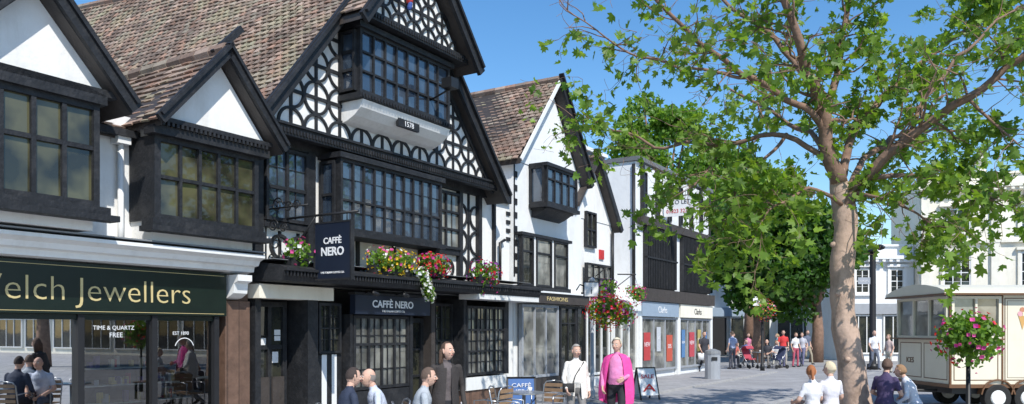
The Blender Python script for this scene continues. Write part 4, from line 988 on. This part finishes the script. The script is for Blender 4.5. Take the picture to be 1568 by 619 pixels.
for nm,x,y,a,h,ps,tp,bt,hr,st,fe in far:
    person(nm,x,y,rd(a),h,ps,top=tp,bottom=bt,hair=hr,style=st,female=fe,sleeve='short',vox=.03,shopping=(x==8.0))
    if ps=='sit': chair(x,y,rd(a))
table(11.6,37.6); pushchair(12.3,36.8,rd(120),(.05,.06,.12)); pushchair(11.0,37.0,rd(200),(.4,.05,.08))

# ------------------------------------------------------------------ ice cream trailer
FT=Frame(9.62,17.5,math.atan2(1,.03)); PT=FT.P
b=Obj('ice_cream_trailer',PT(2,-1,0),PT)
b.box('body','trailer_cream',0,5.2,-2.2,0,.55,1.58)
b.box('body','trailer_cream',1.15-.0,5.2,-2.2,-.001,1.581,2.60)
b.box('chassis','iron',.1,5.1,-2.1,-.1,.38,.548); b.box('skirt_trim','trailer_brown',-.03,5.23,-2.23,.03,.52,.60)
prof=[(-2.38,2.60),(.18,2.60),(.16,2.66),(-.1,2.74),(-.6,2.82),(-1.1,2.85),(-1.6,2.82),(-2.1,2.74),(-2.36,2.66)]
b.prism('roof','trailer_cream',prof,-.22,5.4,P=lambda a,w,z:PT(w,a,z)); b.box('roof_trim','trailer_brown',-.24,5.42,-2.4,.20,2.56,2.598)
eP=lambda a,bb,z: PT(-bb,-2.2+a,z)
window(b,.04,2.16,1.60,2.54,0.0,3,1,fr=.06,mu=.05,gm='glass_curtain',fm='trailer_cream',P=eP)
window(b,.02,1.13,1.60,2.54,-.02,2,1,fr=.06,mu=.05,gm='glass_curtain',fm='trailer_cream')
b.box('counter','trailer_brown',-.12,1.15,-2.3,.12,1.575,1.605)
def rect(P_,a0,a1,z0,z1,t=.02,w=.004,m='trailer_brown'):
    for q in ((a0,a1,z0,z0+t),(a0,a1,z1-t,z1),(a0,a0+t,z0+t,z1-t),(a1-t,a1,z0+t,z1-t)): b.box('trim_lines',m,q[0],q[1],0,w,q[2],q[3],P=P_)
rect(PT,1.22,3.05,.68,2.5); rect(PT,1.28,2.99,.74,2.44,.008); rect(PT,.08,1.08,.68,1.5); rect(eP,.1,1.05,.68,1.5); rect(eP,1.15,2.1,.68,1.5); rect(PT,3.2,5.1,.68,2.5)
b.box('corner_trim','trailer_brown',1.15,1.19,-.05,.012,.6,2.56); b.box('corner_trim','trailer_brown',-.012,.03,-.03,.012,.6,2.56)
for i,(t,z,s_) in enumerate((('The',2.12,.15),('Cream',1.96,.17),('Van',1.80,.15),('VANILLA',1.55,.09),('FLAVOURED',1.43,.09),('SOFT',1.31,.09),('ICE CREAM',1.19,.09))): b.text(t,PT(2.15,.006,z),FT.d,s_,'trailer_brown',align='CENTER')
for a in (1.62,2.72):
    b.prism('cone_painting','col',[(a-.09,2.1),(a+.09,2.1),(a,1.8)],.004,.008,col=(.6,.35,.12))
    for (dx,z,r,c) in ((-.05,2.15,.06,(.75,.4,.45)),(.05,2.15,.06,(.8,.75,.5)),(0,2.24,.06,(.55,.25,.15))): b.prism('cone_painting','col',[(a+dx+r*math.cos(q*.785),z+r*math.sin(q*.785)) for q in range(8)],.004,.010,col=c)
for a in (1.05,1.72):
    for w0 in (-.05,-1.95):
        c=PT(a,w0,.30); ax=FT.n
        tube(b.part('tyres','rubber'),[c-ax*.1,c-ax*.09,c+ax*.09,c+ax*.1],[.26,.30,.30,.26],24); tube(b.part('wheel_hubs','white_paint'),[c+ax*.1,c+ax*.12,c+ax*.121],[.17,.15,.04],18)
    b.arc('mudguard','trailer_brown',(a,.32),.38,.15,2.99,.03,-.24,.06)
b.tube('drawbar','iron',[PT(0,-.5,.42),PT(-1.1,-1.1,.42),PT(0,-1.7,.42)],[.04]*3,6); b.tube('jockey_wheel','iron',[PT(-.9,-1.1,.7),PT(-.9,-1.1,.1)],[.03,.03]); 
b.arc('jockey_tyre','rubber',(-.9,.1),.07,0,6.28,.05,-1.13,-1.07)
for a in (1.12,5.0):b.tube('support_leg','iron',[PT(a,-.15,.5),PT(a,-.15,.0)],[.03,.03])
b.text('ICES',eP(.55,.006,1.02),FT.n,.18,'trailer_brown',align='CENTER')
b.done()

# ------------------------------------------------------------------ light, sky, camera
el=math.radians(47); az=Vector((.38,-.925,0)).normalized()
ts=Vector((az.x*math.cos(el),az.y*math.cos(el),math.sin(el)))
sl=bpy.data.lights.new('sun','SUN'); sl.energy=5; sl.angle=math.radians(.5); sl.color=(1,.96,.89)
so=bpy.data.objects.new('sun',sl); COL.objects.link(so); so.rotation_euler=ts.to_track_quat('Z','Y').to_euler(); so.location=(0,-10,30)
w=bpy.data.worlds.new('World'); sc.world=w; w.use_nodes=True; nt=w.node_tree; sky=nt.nodes.new('ShaderNodeTexSky'); sky.sky_type='NISHITA'; sky.sun_disc=False
sky.sun_elevation=el; sky.sun_rotation=math.atan2(az.x,az.y); sky.ozone_density=3.0; sky.air_density=1.1; sky.dust_density=.2
hs=nt.nodes.new('ShaderNodeHueSaturation'); hs.inputs['Saturation'].default_value=1.25; hs.inputs['Value'].default_value=1.2
bg=nt.nodes['Background']; nt.links.new(sky.outputs[0],hs.inputs['Color']); nt.links.new(hs.outputs[0],bg.inputs[0]); bg.inputs[1].default_value=.15
cam=bpy.data.cameras.new('camera'); cam.lens=28.01; cam.sensor_width=36; cam.shift_y=.1247; cam.clip_end=2000; cam.clip_start=.1
co_=bpy.data.objects.new('camera',cam); COL.objects.link(co_); co_.location=(0,0,H); co_.rotation_euler=(math.radians(90),0,0); sc.camera=co_
sc.view_settings.view_transform='Standard'; sc.view_settings.look='None'; sc.view_settings.exposure=0
